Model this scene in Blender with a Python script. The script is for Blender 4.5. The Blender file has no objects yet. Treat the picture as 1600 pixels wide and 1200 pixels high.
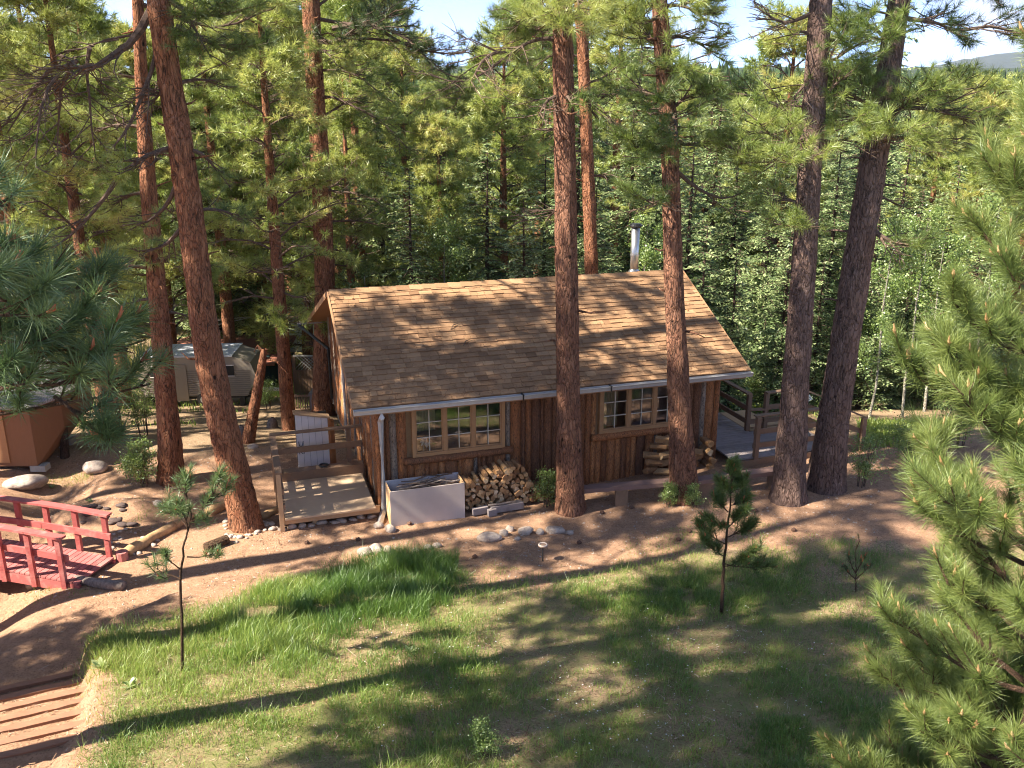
import bpy, math, random
import numpy as np
from mathutils import Vector, Matrix
PI = math.pi
# ------------------------------------------------------------------ camera, sky, sun, exposure
SC = bpy.context.scene
COL = SC.collection
CAM_H = 8.0345; PITCH = 0.3009; FPX = 1400.0
cd = bpy.data.cameras.new('camera'); cam = bpy.data.objects.new('camera', cd); COL.objects.link(cam)
cam.location = (0, 0, CAM_H); cam.rotation_euler = (PI/2-PITCH, 0, 0)
cd.sensor_width = 36; cd.lens = FPX/1600*36; cd.clip_start = 0.1; cd.clip_end = 20000
SC.camera = cam
SUN_EL = math.radians(45); SUN_AZ = math.radians(202)      # direction towards the sun, counted from +X
sd = Vector((math.cos(SUN_EL)*math.cos(SUN_AZ), math.cos(SUN_EL)*math.sin(SUN_AZ), math.sin(SUN_EL)))
W = bpy.data.worlds.new('World'); SC.world = W; W.use_nodes = True
nt = W.node_tree; nt.nodes.clear()
sky = nt.nodes.new('ShaderNodeTexSky'); sky.sky_type = 'NISHITA'; sky.sun_disc = False
sky.sun_elevation = SUN_EL; sky.sun_rotation = math.radians(90)-SUN_AZ; sky.altitude = 3500; sky.ozone_density = 3.5; sky.dust_density = 0.0; sky.air_density = .42
tc = nt.nodes.new('ShaderNodeTexCoord'); mp = nt.nodes.new('ShaderNodeMapping'); mp.inputs['Scale'].default_value = (1, 1, 2.6)
ns = nt.nodes.new('ShaderNodeTexNoise'); ns.inputs['Scale'].default_value = 5.5; ns.inputs['Detail'].default_value = 7; ns.inputs['Roughness'].default_value = .55
cr = nt.nodes.new('ShaderNodeValToRGB'); cr.color_ramp.elements[0].position = .52; cr.color_ramp.elements[1].position = .72
mx = nt.nodes.new('ShaderNodeMixRGB'); mx.inputs[2].default_value = (1.9, 1.9, 1.95, 1)
bg = nt.nodes.new('ShaderNodeBackground'); bg.inputs['Strength'].default_value = .15
wo = nt.nodes.new('ShaderNodeOutputWorld')
L = nt.links.new
L(tc.outputs['Generated'], mp.inputs[0]); L(mp.outputs[0], ns.inputs[0]); L(ns.outputs[0], cr.inputs[0]); L(cr.outputs[0], mx.inputs[0])
hs = nt.nodes.new('ShaderNodeMixRGB'); hs.blend_type = 'MULTIPLY'; hs.inputs[0].default_value = 1; hs.inputs[2].default_value = (.88, .9, .95, 1); L(sky.outputs[0], hs.inputs[1]); L(hs.outputs[0], mx.inputs[1]); L(mx.outputs[0], bg.inputs[0]); L(bg.outputs[0], wo.inputs[0])
sl = bpy.data.lights.new('sun', 'SUN'); sl.energy = 5.0; sl.angle = math.radians(.55); sl.color = (1, .91, .78)
so = bpy.data.objects.new('sun', sl); COL.objects.link(so); so.rotation_euler = sd.to_track_quat('Z', 'Y').to_euler(); so.location = (-30, 0, 40)
SC.view_settings.view_transform = 'Standard'; SC.view_settings.look = 'None'; SC.view_settings.gamma = 1
SC.view_settings.exposure = 1.95
SC.render.engine = 'CYCLES'
cy = SC.cycles; cy.max_bounces = 5; cy.diffuse_bounces = 3; cy.glossy_bounces = 2; cy.transmission_bounces = 3; cy.transparent_max_bounces = 6; cy.volume_bounces = 0
cy.use_denoising = True; cy.pixel_filter_type = 'BLACKMAN_HARRIS'; cy.filter_width = 1.1; cy.caustics_reflective = False; cy.caustics_refractive = False

# ------------------------------------------------------------------ numeric helpers
CP, SP = math.cos(PITCH), math.sin(PITCH)
def ray(px, py):
    return np.array([(px-800)/FPX, CP+(600-py)/FPX*SP, -SP+(600-py)/FPX*CP])
C0 = np.array([0, 0, CAM_H])
def atY(px, py, Y):
    d = ray(px, py); return C0+d*(Y/d[1])
def sst(a, b, x):
    t = np.clip((x-a)/(b-a), 0, 1); return t*t*(3-2*t)
def hash2(ix, iy, s):
    h = (ix*374761393+iy*668265263+s*974634777) & 0x7fffffff
    h = ((h ^ (h >> 13))*1274126177) & 0x7fffffff
    return ((h ^ (h >> 16)) & 0xffff)/65535.0
def vnoise(x, y, s=0):
    x = np.asarray(x, float); y = np.asarray(y, float)
    ix = np.floor(x).astype(np.int64); iy = np.floor(y).astype(np.int64); fx = x-ix; fy = y-iy
    fx = fx*fx*(3-2*fx); fy = fy*fy*(3-2*fy)
    a = hash2(ix, iy, s); b = hash2(ix+1, iy, s); c = hash2(ix, iy+1, s); d = hash2(ix+1, iy+1, s)
    return (a+(b-a)*fx)*(1-fy)+(c+(d-c)*fx)*fy
def fbm(x, y, s=0, o=4):
    r = 0; a = .5; t = 0
    for k in range(o):
        r = r+a*vnoise(x*2**k, y*2**k, s+k*17); t += a; a *= .5
    return r/t
XB = np.array([[6, -4.6], [8, -5.0], [9.4, -5.35], [10.4, -5.75], [11.4, -6.35], [12.4, -6.35], [13.2, -5.95], [14.0, -5.2], [14.6, -3.4], [15.2, -1.5], [15.6, 40]])
def zg(x, y):
    x = np.asarray(x, float); y = np.asarray(y, float)
    base = sst(1, 6, x)*.3*sst(12, 16, y)*(1-sst(24, 30, y))
    back = -.2*np.clip(y-20.5, 0, 14)-.06*np.clip(y-34.5, 0, 25)+np.clip(y-75, 0, 1e4)*.035+np.clip(y-500, 0, 1e5)*.02
    right = .09*np.clip(x-8, 0, 30)*sst(30, 18, y) if False else 0
    xb = np.interp(y, XB[:, 0], XB[:, 1])+.18*(fbm(x*0+3, y*1.3, 5)-.5)
    m = sst(-.16, .2, x-xb)
    mound = .06+.155*np.clip(14.6-y, 0, 30)
    qs = (10.32-(y*.917-(x+6.4)*.399))/.43; qf = np.floor(qs); path = .12*np.clip(qf+sst(.0, .14, qs-qf), 0, 40)
    fr = np.where(y < 16, mound*m+path*(1-m), 0)
    fr = np.where(y > 14.6, .06*m*sst(15.6, 14.6, y), fr)
    ditch = -.5*np.exp(-((x+9.3+.25*(y-14.5))/.75)**2)*sst(11.8, 13.2, y)*sst(21, 17, y)
    berm = .3*np.exp(-((y-16.9)/.5)**2)*sst(-6.6, -7.6, x)*sst(-14, -10, x)
    n = (fbm(x*.7, y*.7, 1)-.5)*.10*sst(0, 3, abs(y-17.5)+abs(x-2)*.2)+(fbm(x*3, y*3, 9)-.5)*.035
    far = (fbm(x*.03, y*.03, 21)-.5)*10*sst(60, 140, y)
    return base+back+fr+ditch+berm+n+far
_T = np.concatenate([np.arange(4, 40, .25), np.arange(40, 200, 1.0)])
def G(px, py):
    """where the line of sight through a photo pixel meets the ground"""
    d = ray(px, py); t = _T
    for k in range(3):
        h = CAM_H+d[2]*t-zg(d[0]*t, d[1]*t); i = int(np.argmax(h <= 0)); i = max(i, 1) if (h <= 0).any() else len(t)-1
        t = np.linspace(t[i-1], t[i], 17)
    return C0+d*t[-1]
def gz(x, y): return float(zg(x, y))
def nrm(a):
    a = np.asarray(a, float); return a/(np.linalg.norm(a)+1e-9)

# ------------------------------------------------------------------ mesh building
class Geo:
    def __init__(s): s.v = []; s.q = []; s.t = []; s.a = []; s.n = 0
    def add(s, V, quads=None, tris=None, tint=.5):
        V = np.asarray(V, np.float32).reshape(-1, 3); k = s.n
        s.v.append(V); s.n += len(V)
        if quads is not None and len(quads): s.q.append(np.asarray(quads, np.int32)+k)
        if tris is not None and len(tris): s.t.append(np.asarray(tris, np.int32)+k)
        s.a.append(np.broadcast_to(np.asarray(tint, np.float32), (len(V),)) if np.ndim(tint) < 2 else tint)
    def box(s, c, d, R=None, tint=.5, bev=0.0):
        """box centred on c with full sizes d, optional 3x3 rotation"""
        x, y, z = [q/2 for q in d]
        V = np.array([[-x, -y, -z], [x, -y, -z], [x, y, -z], [-x, y, -z], [-x, -y, z], [x, -y, z], [x, y, z], [-x, y, z]])
        if R is not None: V = V@np.asarray(R).T
        s.add(V+np.asarray(c), [[0, 3, 2, 1], [4, 5, 6, 7], [0, 1, 5, 4], [1, 2, 6, 5], [2, 3, 7, 6], [3, 0, 4, 7]], tint=tint)
    def beam(s, a, b, w, h, up=(0, 0, 1), tint=.5):
        a = np.asarray(a, float); b = np.asarray(b, float); x = nrm(b-a); y = nrm(np.cross(up, x)); z = np.cross(x, y)
        s.box((a+b)/2, (np.linalg.norm(b-a), w, h), np.stack([x, y, z], 1), tint)
    def tube(s, pts, rad, sides=6, tint=.5, cap=True, disp=None):
        pts = np.asarray(pts, float); n = len(pts); rad = np.broadcast_to(np.asarray(rad, float), (n,))
        tg = np.gradient(pts, axis=0); tg /= np.linalg.norm(tg, axis=1)[:, None]+1e-9
        ref = np.array([0.0, 0, 1]) if abs(tg[:, 2]).mean() < .8 else np.array([0, 1.0, 0])
        e1 = np.cross(tg, ref); e1 /= np.linalg.norm(e1, axis=1)[:, None]+1e-9; e2 = np.cross(tg, e1)
        an = np.arange(sides)*2*PI/sides
        rr = rad[:, None]*(np.ones((n, sides)) if disp is None else disp)
        V = pts[:, None, :]+(np.cos(an)[None, :, None]*e1[:, None, :]+np.sin(an)[None, :, None]*e2[:, None, :])*rr[:, :, None]
        V = V.reshape(-1, 3)
        i = np.arange(n-1)[:, None]*sides; j = np.arange(sides)[None, :]; j2 = (j+1) % sides
        Q = np.stack([i+j, i+j2, i+sides+j2, i+sides+j], -1).reshape(-1, 4)
        T = []
        if cap:
            V = np.vstack([V, pts[0], pts[-1]]); c = n*sides
            T = [[c, (k+1) % sides, k] for k in range(sides)]+[[c+1, (n-1)*sides+k, (n-1)*sides+(k+1) % sides] for k in range(sides)]
        tt = tint
        if np.ndim(tint): tt = np.concatenate([np.repeat(tint, sides), [tint[0], tint[-1]] if cap else []])
        s.add(V, Q, T, tint=tt)
    def mesh(s, name, smooth=False):
        me = bpy.data.meshes.new(name)
        V = np.concatenate(s.v).astype(np.float32); me.vertices.add(len(V)); me.vertices.foreach_set('co', V.ravel())
        Q = np.concatenate(s.q) if s.q else np.zeros((0, 4), np.int32); T = np.concatenate(s.t) if s.t else np.zeros((0, 3), np.int32)
        me.loops.add(Q.size+T.size); me.loops.foreach_set('vertex_index', np.concatenate([Q.ravel(), T.ravel()]).astype(np.int32))
        nq, nt_ = len(Q), len(T); me.polygons.add(nq+nt_)
        me.polygons.foreach_set('loop_start', np.concatenate([np.arange(nq)*4, nq*4+np.arange(nt_)*3]).astype(np.int32))
        try: me.polygons.foreach_set('loop_total', np.concatenate([np.full(nq, 4), np.full(nt_, 3)]).astype(np.int32))
        except Exception: pass
        me.polygons.foreach_set('use_smooth', np.full(nq+nt_, smooth, bool))
        at = me.attributes.new('tint', 'FLOAT', 'POINT'); at.data.foreach_set('value', np.concatenate([np.broadcast_to(a, (len(v),)) for a, v in zip(s.a, s.v)]).astype(np.float32))
        me.update(calc_edges=True); me.validate()
        return me
    def obj(s, name, mat, parent=None, smooth=False):
        o = bpy.data.objects.new(name, s.mesh(name, smooth)); COL.objects.link(o)
        o.data.materials.append(mat)
        if parent is not None: o.parent = parent
        return o
def tag(o, label=None, cat=None, group=None, kind=None):
    if label: o['label'] = label
    if cat: o['category'] = cat
    if group: o['group'] = group
    if kind: o['kind'] = kind
    return o
def empty(name, label, cat, loc=(0, 0, 0), rz=0, group=None):
    o = bpy.data.objects.new(name, None); COL.objects.link(o); o.location = loc; o.rotation_euler = (0, 0, rz); o.empty_display_size = .2
    return tag(o, label, cat, group)
def copytree(o, parent=None):
    c = o.copy(); COL.objects.link(c); c.parent = parent
    for ch in list(o.children): copytree(ch, c)
    return c
def rotz(a): return np.array([[math.cos(a), -math.sin(a), 0], [math.sin(a), math.cos(a), 0], [0, 0, 1]])
def rotm(rx, ry, rz): return np.array(Matrix.Rotation(rz, 3, 'Z')@Matrix.Rotation(ry, 3, 'Y')@Matrix.Rotation(rx, 3, 'X'))

# ------------------------------------------------------------------ materials
class M:
    def __init__(s, name):
        s.m = bpy.data.materials.new(name); s.m.use_nodes = True; s.nt = s.m.node_tree; s.nt.nodes.clear()
        s.out = s.n('OutputMaterial'); s.co = s.n('TexCoord')
    def n(s, t, **k):
        x = s.nt.nodes.new('ShaderNode'+t)
        for a, b in k.items(): setattr(x, a, b)
        return x
    def l(s, a, b): s.nt.links.new(a, b)
    def mapping(s, sc, src='Object'):
        m = s.n('Mapping'); m.inputs['Scale'].default_value = sc; s.l(s.co.outputs[src], m.inputs[0]); return m.outputs[0]
    def noise(s, vec, scale, detail=4, rough=.6, dist=0):
        x = s.n('TexNoise'); x.inputs['Scale'].default_value = scale; x.inputs['Detail'].default_value = detail; x.inputs['Roughness'].default_value = rough; x.inputs['Distortion'].default_value = dist
        s.l(vec, x.inputs['Vector']); return x.outputs[0]
    def voro(s, vec, scale, feat='F1', out=0):
        x = s.n('TexVoronoi', feature=feat); x.inputs['Scale'].default_value = scale; s.l(vec, x.inputs['Vector']); return x.outputs[out]
    def ramp(s, fac, stops):
        r = s.n('ValToRGB'); e = r.color_ramp.elements
        while len(e) < len(stops): e.new(.5)
        for i, (p, c) in enumerate(stops):
            e[i].position = p; e[i].color = (c, c, c, 1) if not hasattr(c, '__len__') else (*c, 1)
        s.l(fac, r.inputs[0]); return r.outputs[0]
    def mix(s, f, a, b, mode='MIX'):
        x = s.n('MixRGB', blend_type=mode)
        for v, i in ((f, 0), (a, 1), (b, 2)):
            if isinstance(v, (int, float)): x.inputs[i].default_value = v if i == 0 else (v, v, v, 1)
            elif isinstance(v, tuple): x.inputs[i].default_value = (*v, 1)
            else: s.l(v, x.inputs[i])
        return x.outputs[0]
    def math(s, op, a, b=0.0):
        x = s.n('Math', operation=op)
        for v, i in ((a, 0), (b, 1)):
            if isinstance(v, (int, float)): x.inputs[i].default_value = v
            else: s.l(v, x.inputs[i])
        return x.outputs[0]
    def attr(s, name='tint'):
        x = s.n('Attribute', attribute_name=name); return x.outputs['Fac']
    def bump(s, h, st=.5, dist=.02):
        b = s.n('Bump'); b.inputs['Strength'].default_value = st; b.inputs['Distance'].default_value = dist; s.l(h, b.inputs['Height']); return b.outputs[0]
    def bsdf(s, col, rough=.8, metal=0, spec=.3, normal=None):
        p = s.n('BsdfPrincipled')
        if isinstance(col, tuple): p.inputs['Base Color'].default_value = (*col, 1)
        else: s.l(col, p.inputs['Base Color'])
        if isinstance(rough, (int, float)): p.inputs['Roughness'].default_value = rough
        else: s.l(rough, p.inputs['Roughness'])
        p.inputs['Metallic'].default_value = metal; p.inputs['Specular IOR Level'].default_value = spec
        if normal is not None: s.l(normal, p.inputs['Normal'])
        s.l(p.outputs[0], s.out.inputs[0]); return p
def leafmat(name, stops, trans=.4, gloss=.06):
    m = M(name); c = m.ramp(m.attr(), stops)
    d = m.n('BsdfDiffuse'); t = m.n('BsdfTranslucent'); g = m.n('BsdfGlossy'); g.inputs['Roughness'].default_value = .45; g.inputs['Color'].default_value = (.8, .85, .8, 1)
    m.l(c, d.inputs[0]); m.l(c, t.inputs[0])
    a = m.n('MixShader'); a.inputs[0].default_value = trans; m.l(d.outputs[0], a.inputs[1]); m.l(t.outputs[0], a.inputs[2])
    b = m.n('MixShader'); b.inputs[0].default_value = gloss; m.l(a.outputs[0], b.inputs[1]); m.l(g.outputs[0], b.inputs[2])
    m.l(b.outputs[0], m.out.inputs[0]); return m.m
def barkmat(name, plate_a, plate_b, crack, sc=1.0, stretch=.28, knots=True):
    m = M(name); v = m.mapping((sc, sc, sc*stretch))
    vv = m.n('VectorMath', operation='ADD'); m.l(v, vv.inputs[0]); sm = m.n('VectorMath', operation='SCALE'); sm.inputs['Scale'].default_value = .22
    nz = m.n('TexNoise'); nz.inputs['Scale'].default_value = 6; nz.inputs['Detail'].default_value = 4; m.l(v, nz.inputs['Vector']); m.l(nz.outputs['Color'], sm.inputs[0]); m.l(sm.outputs[0], vv.inputs[1])
    e = m.voro(vv.outputs[0], 17, 'DISTANCE_TO_EDGE'); cell = m.voro(vv.outputs[0], 17, 'F1', 1)
    fine = m.noise(v, 46, 5, .75); mid = m.noise(m.mapping((sc*1.6, sc*1.6, sc*.32)), 9, 5, .7, .8); big = m.noise(m.mapping((.9*sc, .9*sc, .45*sc)), 1.7, 4)
    sep = m.n('SeparateColor'); m.l(cell, sep.inputs[0])
    pl = m.mix(m.ramp(m.math('ADD', m.math('MULTIPLY', sep.outputs[0], .5), m.math('MULTIPLY', mid, .6)), [(.3, 0), (.8, 1)]), plate_a, plate_b)
    pl = m.mix(m.ramp(big, [(.45, .0), (.75, .5)]), pl, tuple(.65*q for q in plate_b))
    pl = m.mix(m.ramp(m.math('ADD', m.math('MULTIPLY', big, .4), m.math('MULTIPLY', fine, .6)), [(.55, 0), (.66, .6)]), pl, tuple(min(1, q*1.25+.13) for q in plate_a))
    c = m.mix(m.ramp(m.math('ADD', e, m.math('MULTIPLY', m.math('SUBTRACT', fine, .5), .35)), [(.0, .6), (.07, 0)]), pl, crack)
    c = m.mix(m.ramp(mid, [(.36, .85), (.45, 0)]), c, crack)
    if knots:
        kn = m.voro(m.mapping((1.6, 1.6, 1.1)), 1.5); c = m.mix(m.ramp(kn, [(.05, .9), (.09, 0)]), c, (.02, .014, .01))
    h = m.math('ADD', m.ramp(e, [(0, 0), (.15, 1)]), m.math('ADD', m.ramp(mid, [(.3, 0), (.6, 1)]), m.math('MULTIPLY', fine, .6)))
    m.bsdf(c, .92, spec=.15, normal=m.bump(h, 1.0, .045)); return m.m
def woodmat(name, a, b, sc=(1, 14, 14), rough=.7, bump=.25, dirt=None):
    m = M(name); v = m.mapping(sc); n = m.noise(v, 3, 5, .65, .6); n2 = m.noise(m.mapping((2, 2, 2)), 2.2, 3)
    c = m.mix(n, a, b); t = m.attr()
    c = m.mix(1.0, c, m.ramp(t, [(0, .55), (1, 1.3)]), 'MULTIPLY')
    if dirt: c = m.mix(m.ramp(n2, [(.5, 0), (.75, .7)]), c, dirt)
    m.bsdf(c, rough, spec=.25, normal=m.bump(n, bump, .01)); return m.m
def plain(name, col, rough=.6, metal=0, spec=.4, var=.12, scale=9, bump=.1):
    m = M(name); n = m.noise(m.mapping((1, 1, 1)), scale, 5, .65)
    c = m.mix(1.0, col, m.ramp(n, [(.2, 1-var*2), (.8, 1+var)]), 'MULTIPLY')
    m.bsdf(c, rough, metal, spec, m.bump(n, bump, .01)); return m.m

MB_pine = barkmat('pine_bark', (.50, .235, .125), (.33, .135, .07), (.045, .028, .02)); MB_brown = barkmat('brown_pine_bark', (.42, .21, .125), (.28, .13, .08), (.04, .026, .02))
MB_old = barkmat('old_bark', (.32, .21, .165), (.21, .135, .11), (.04, .027, .022), knots=False)
MB_dark = barkmat('dark_bark', (.16, .10, .075), (.10, .065, .05), (.03, .022, .018), sc=1.4, knots=False)
MB_log = barkmat('log_bark', (.24, .15, .09), (.16, .10, .06), (.05, .03, .02), sc=1.2)
M_twig = plain('twig_bark', (.13, .085, .06), .9, var=.4, scale=20)
M_deadtwig = plain('dead_twig', (.24, .19, .16), .9, var=.4, scale=20)
PINE = [(0, (.035, .065, .018)), (.3, (.13, .195, .04)), (.6, (.30, .37, .08)), (.93, (.52, .54, .15)), (1, (.52, .45, .15))]
M_pine = leafmat('pine_needles', PINE, .48, .06)
M_pine_near = leafmat('pine_needles_near', [(0, (.06, .10, .03)), (.4, (.14, .20, .05)), (.75, (.27, .32, .085)), (.93, (.38, .40, .13)), (1, (.42, .2, .08))], .4, .045)
M_pine_shade = leafmat('pine_needles_shaded', [(0, (.04, .075, .028)), (.5, (.10, .165, .055)), (.93, (.20, .26, .09)), (1, (.30, .10, .05))], .38, .06)  # darker needle greens, the near left pine's shade put into the colour
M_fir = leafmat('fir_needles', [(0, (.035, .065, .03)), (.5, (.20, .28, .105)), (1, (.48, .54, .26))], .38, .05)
M_leaf = leafmat('broad_leaves', [(0, (.06, .11, .02)), (.5, (.20, .30, .06)), (1, (.42, .48, .16))], .5, .08)
M_grass = leafmat('grass_blades', [(0, (.06, .13, .028)), (.35, (.15, .26, .045)), (.7, (.34, .42, .085)), (.9, (.40, .38, .15)), (1, (.50, .40, .24))], .45, .05)
M_aspen = barkmat('aspen_bark', (.55, .52, .42), (.42, .38, .3), (.10, .08, .06), sc=.8, stretch=.7, knots=False)

def ground_material():
    m = M('ground'); P = m.mapping((1, 1, 1))
    n1 = m.noise(P, .9, 6, .62); n2 = m.noise(P, 7, 6, .7); n3 = m.noise(P, 34, 5, .7); n4 = m.noise(P, 120, 3, .7)
    dirt = m.mix(n1, (.47, .285, .18), (.36, .21, .125)); dirt = m.mix(m.ramp(n2, [(.4, 0), (.66, .75)]), dirt, (.25, .15, .09))
    dirt = m.mix(m.ramp(n3, [(.5, 0), (.66, .7)]), dirt, (.13, .078, .05))
    dirt = m.mix(m.ramp(n4, [(.6, 0), (.75, .5)]), dirt, (.62, .48, .38))
    duff = m.mix(n2, (.27, .185, .11), (.46, .33, .20)); duff = m.mix(m.ramp(n3, [(.45, 0), (.65, .8)]), duff, (.09, .06, .04)); duff = m.mix(m.ramp(n4, [(.55, 0), (.7, .6)]), duff, (.42, .31, .21))
    green = m.mix(n3, (.09, .13, .033), (.23, .24, .075))
    ga = m.attr('grass'); lit = m.attr('litter')
    c = m.mix(m.ramp(m.math('ADD', lit, m.math('MULTIPLY', m.math('SUBTRACT', n2, .5), .8)), [(.35, 0), (.65, 1)]), dirt, duff)
    c = m.mix(m.ramp(m.math('ADD', ga, m.math('MULTIPLY', m.math('SUBTRACT', n2, .5), .9)), [(.45, 0), (.8, .75)]), c, green)
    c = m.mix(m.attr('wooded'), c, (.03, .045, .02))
    h = m.math('ADD', m.math('MULTIPLY', n2, .6), m.math('ADD', m.math('MULTIPLY', n3, .5), m.math('MULTIPLY', n4, .3)))
    m.bsdf(c, .95, spec=.1, normal=m.bump(h, .8, .05)); return m.m

# ------------------------------------------------------------------ ground
def axis(segs):
    out = []
    for a, b, n in segs: out += list(np.linspace(a, b, n, endpoint=False))
    return np.array(out+[segs[-1][1]])
LB_px = [(100, 1075), (180, 985), (280, 955), (380, 925), (480, 890), (560, 868), (700, 862), (745, 905), (880, 912), (1000, 885), (1100, 862), (1300, 850), (1600, 850)]
LB = np.array([G(*p)[:2] for p in LB_px])
def lawn(x, y):
    """1 inside the lawn, 0 on the trodden dirt"""
    xb = np.interp(y, XB[:, 0], XB[:, 1]); yb = np.interp(x, LB[:, 0], LB[:, 1])
    return sst(-.35, .25, yb-y+(fbm(x*2, y*2, 31)-.5)*1.3)*sst(.05, .6, x-xb)
def build_ground():
    xs = axis([(-900, -120, 14), (-120, -30, 22), (-30, -13, 40), (-13, 13, 330), (13, 30, 40), (30, 120, 22), (120, 900, 14)])
    ys = axis([(-40, 2, 12), (2, 7, 20), (7, 23, 240), (23, 45, 90), (45, 120, 40), (120, 1500, 36)])
    X, Y = np.meshgrid(xs, ys); Z = zg(X, Y)
    g = Geo(); nx, ny = len(xs), len(ys)
    i = np.arange(ny-1)[:, None]*nx; j = np.arange(nx-1)[None, :]
    Q = np.stack([i+j, i+j+1, i+nx+j+1, i+nx+j], -1).reshape(-1, 4)
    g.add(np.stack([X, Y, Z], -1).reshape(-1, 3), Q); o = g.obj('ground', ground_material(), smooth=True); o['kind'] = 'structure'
    gr = lawn(X, Y)*(.35+.6*fbm(X*.9, Y*.9, 41))
    farg = sst(24, 32, Y)*.75; gr = np.maximum(gr, farg*fbm(X*.4, Y*.4, 44)*1.3)
    lt = np.maximum(lawn(X, Y), sst(18.5, 21, Y)*.65)+.25*sst(2, 6, X)*sst(19, 14, Y)
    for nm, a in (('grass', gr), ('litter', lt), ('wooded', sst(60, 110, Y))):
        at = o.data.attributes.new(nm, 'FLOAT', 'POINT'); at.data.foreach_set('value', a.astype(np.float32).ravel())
build_ground()

# ------------------------------------------------------------------ cabin
YAW = .3077
U_ = np.array([math.cos(YAW), math.sin(YAW), 0]); V_ = np.array([-math.sin(YAW), math.cos(YAW), 0]); W0 = np.array([-2.686, 16.982, 0])
def wl(x, y, z=0): return W0+U_*x+V_*y+np.array([0, 0, z])
R = random.Random(7)
def build_cabin():
    cab = empty('cabin', 'rustic cabin of bark slab walls under a brown shingle roof', 'cabin', W0, YAW)
    LX, DY = 7.65, 8.2; EX0, EX1 = -.52, 8.23; EY, EZ = -.354, 2.4345; RY, RZ = 3.0, 4.086; BY, BZ = 9.2, 2.05
    sF = (RZ-EZ)/(RY-EY); sB = (RZ-BZ)/(BY-RY)
    m = M('slab_siding'); t = m.attr(); v = m.mapping((5, 5, .55)); n = m.noise(v, 5, 6, .7, 1.0); n2 = m.noise(m.mapping((9, 9, 2.4)), 7, 5, .75); n3 = m.noise(m.mapping((1, 1, .7)), 2.3, 3)
    base = m.ramp(t, [(0, (.22, .105, .06)), (.3, (.37, .16, .07)), (.55, (.54, .22, .085)), (.8, (.66, .31, .125)), (.86, (.34, .27, .21)), (1, (.48, .39, .30))])
    c = m.mix(m.ramp(n, [(.3, 0), (.7, 1)]), m.mix(1.0, base, (.45, .42, .4), 'MULTIPLY'), base)
    c = m.mix(m.ramp(n2, [(.38, .95), (.5, 0)]), c, (.05, .028, .018)); c = m.mix(m.ramp(n2, [(.6, 0), (.7, .75)]), c, (.60, .34, .17))
    c = m.mix(m.ramp(n3, [(.55, 0), (.75, .55)]), c, (.09, .05, .03))
    m.bsdf(c, .8, spec=.25, normal=m.bump(m.math('ADD', n2, n), .8, .02)); M_slab = m.m
    m = M('roof_shingle'); t = m.attr(); n = m.noise(m.mapping((1, 1, 1)), 90, 3, .8); n2 = m.noise(m.mapping((.6, 1, 1)), 3, 4)
    c = m.ramp(t, [(0, (.16, .09, .05)), (.4, (.29, .17, .092)), (.75, (.41, .25, .135)), (1, (.52, .33, .18))])
    c = m.mix(1.0, c, m.ramp(n, [(.25, .62), (.75, 1.35)]), 'MULTIPLY'); c = m.mix(m.ramp(n2, [(.5, 0), (.8, .35)]), c, (.13, .09, .06))
    m.bsdf(c, .95, spec=.1, normal=m.bump(n, .5, .004)); M_sh = m.m
    M_tan = woodmat('tan_trim', (.47, .27, .13), (.38, .20, .09), (3, 3, 3)); M_gut = plain('gutter_metal', (.52, .51, .49), .4, .15, .5, .08)
    M_floor = plain('room_floor', (.22, .12, .06)); M_room = plain('room_wall', (.30, .18, .09)); M_dk = plain('black_pipe', (.02, .02, .02), .4)
    m = M('window_glass'); gl = m.n('BsdfGlossy'); gl.inputs['Roughness'].default_value = .02; gl.inputs['Color'].default_value = (.9, .92, .95, 1)
    tr = m.n('BsdfTransparent'); tr.inputs[0].default_value = (.8, .8, .78, 1); ms = m.n('MixShader'); ms.inputs[0].default_value = .22
    m.l(tr.outputs[0], ms.inputs[1]); m.l(gl.outputs[0], ms.inputs[2]); m.l(ms.outputs[0], m.out.inputs[0]); M_glass = m.m
    WIN = [(.66, 2.64, 1.14, 2.27), (4.79, 6.80, 1.19, 2.27)]
    # inner shell so the rooms are closed
    g = Geo(); th = .1
    xs = [0]+[q for w in WIN for q in w[:2]]+[LX]
    for a, b in ((xs[0], xs[1]), (xs[2], xs[3]), (xs[4], xs[5])): g.box(((a+b)/2, th/2+.02, 1.2), (b-a, th, 2.7))
    for w in WIN:
        g.box(((w[0]+w[1])/2, th/2+.02, (w[2]-.15)/2), (w[1]-w[0], th, w[2]+.15)); g.box(((w[0]+w[1])/2, th/2+.02, (w[3]+2.55)/2), (w[1]-w[0], th, 2.55-w[3]))
    g.box((LX/2, DY-.06, .95), (LX, th, 2.2))
    for x in (.07, LX-.07):
        V = [(x-.05, .02, -.15), (x+.05, .02, -.15), (x-.05, DY, -.15), (x+.05, DY, -.15)]
        zz = [2.43+.354*sF, RZ-.06, BZ+(BY-DY)*sB-.06]
        V += [(x-.05, .02, zz[0]-.1), (x+.05, .02, zz[0]-.1), (x-.05, RY, zz[1]), (x+.05, RY, zz[1]), (x-.05, DY, zz[2]), (x+.05, DY, zz[2])]
        g.add(V, [[0, 1, 5, 4], [2, 8, 9, 3], [4, 5, 7, 6], [6, 7, 9, 8]], None)
        g.add([V[0], V[2], V[8], V[6], V[4]], [[0, 1, 2, 3]], [[0, 3, 4]]); g.add([V[1], V[3], V[9], V[7], V[5]], [[0, 1, 2, 3]], [[0, 3, 4]])
    g.obj('wall', M_room, cab)
    g = Geo(); g.box((LX/2, DY/2, .05), (LX-.3, DY-.3, .1)); g.obj('room_floor', M_floor, cab)
    g = Geo(); 
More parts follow.
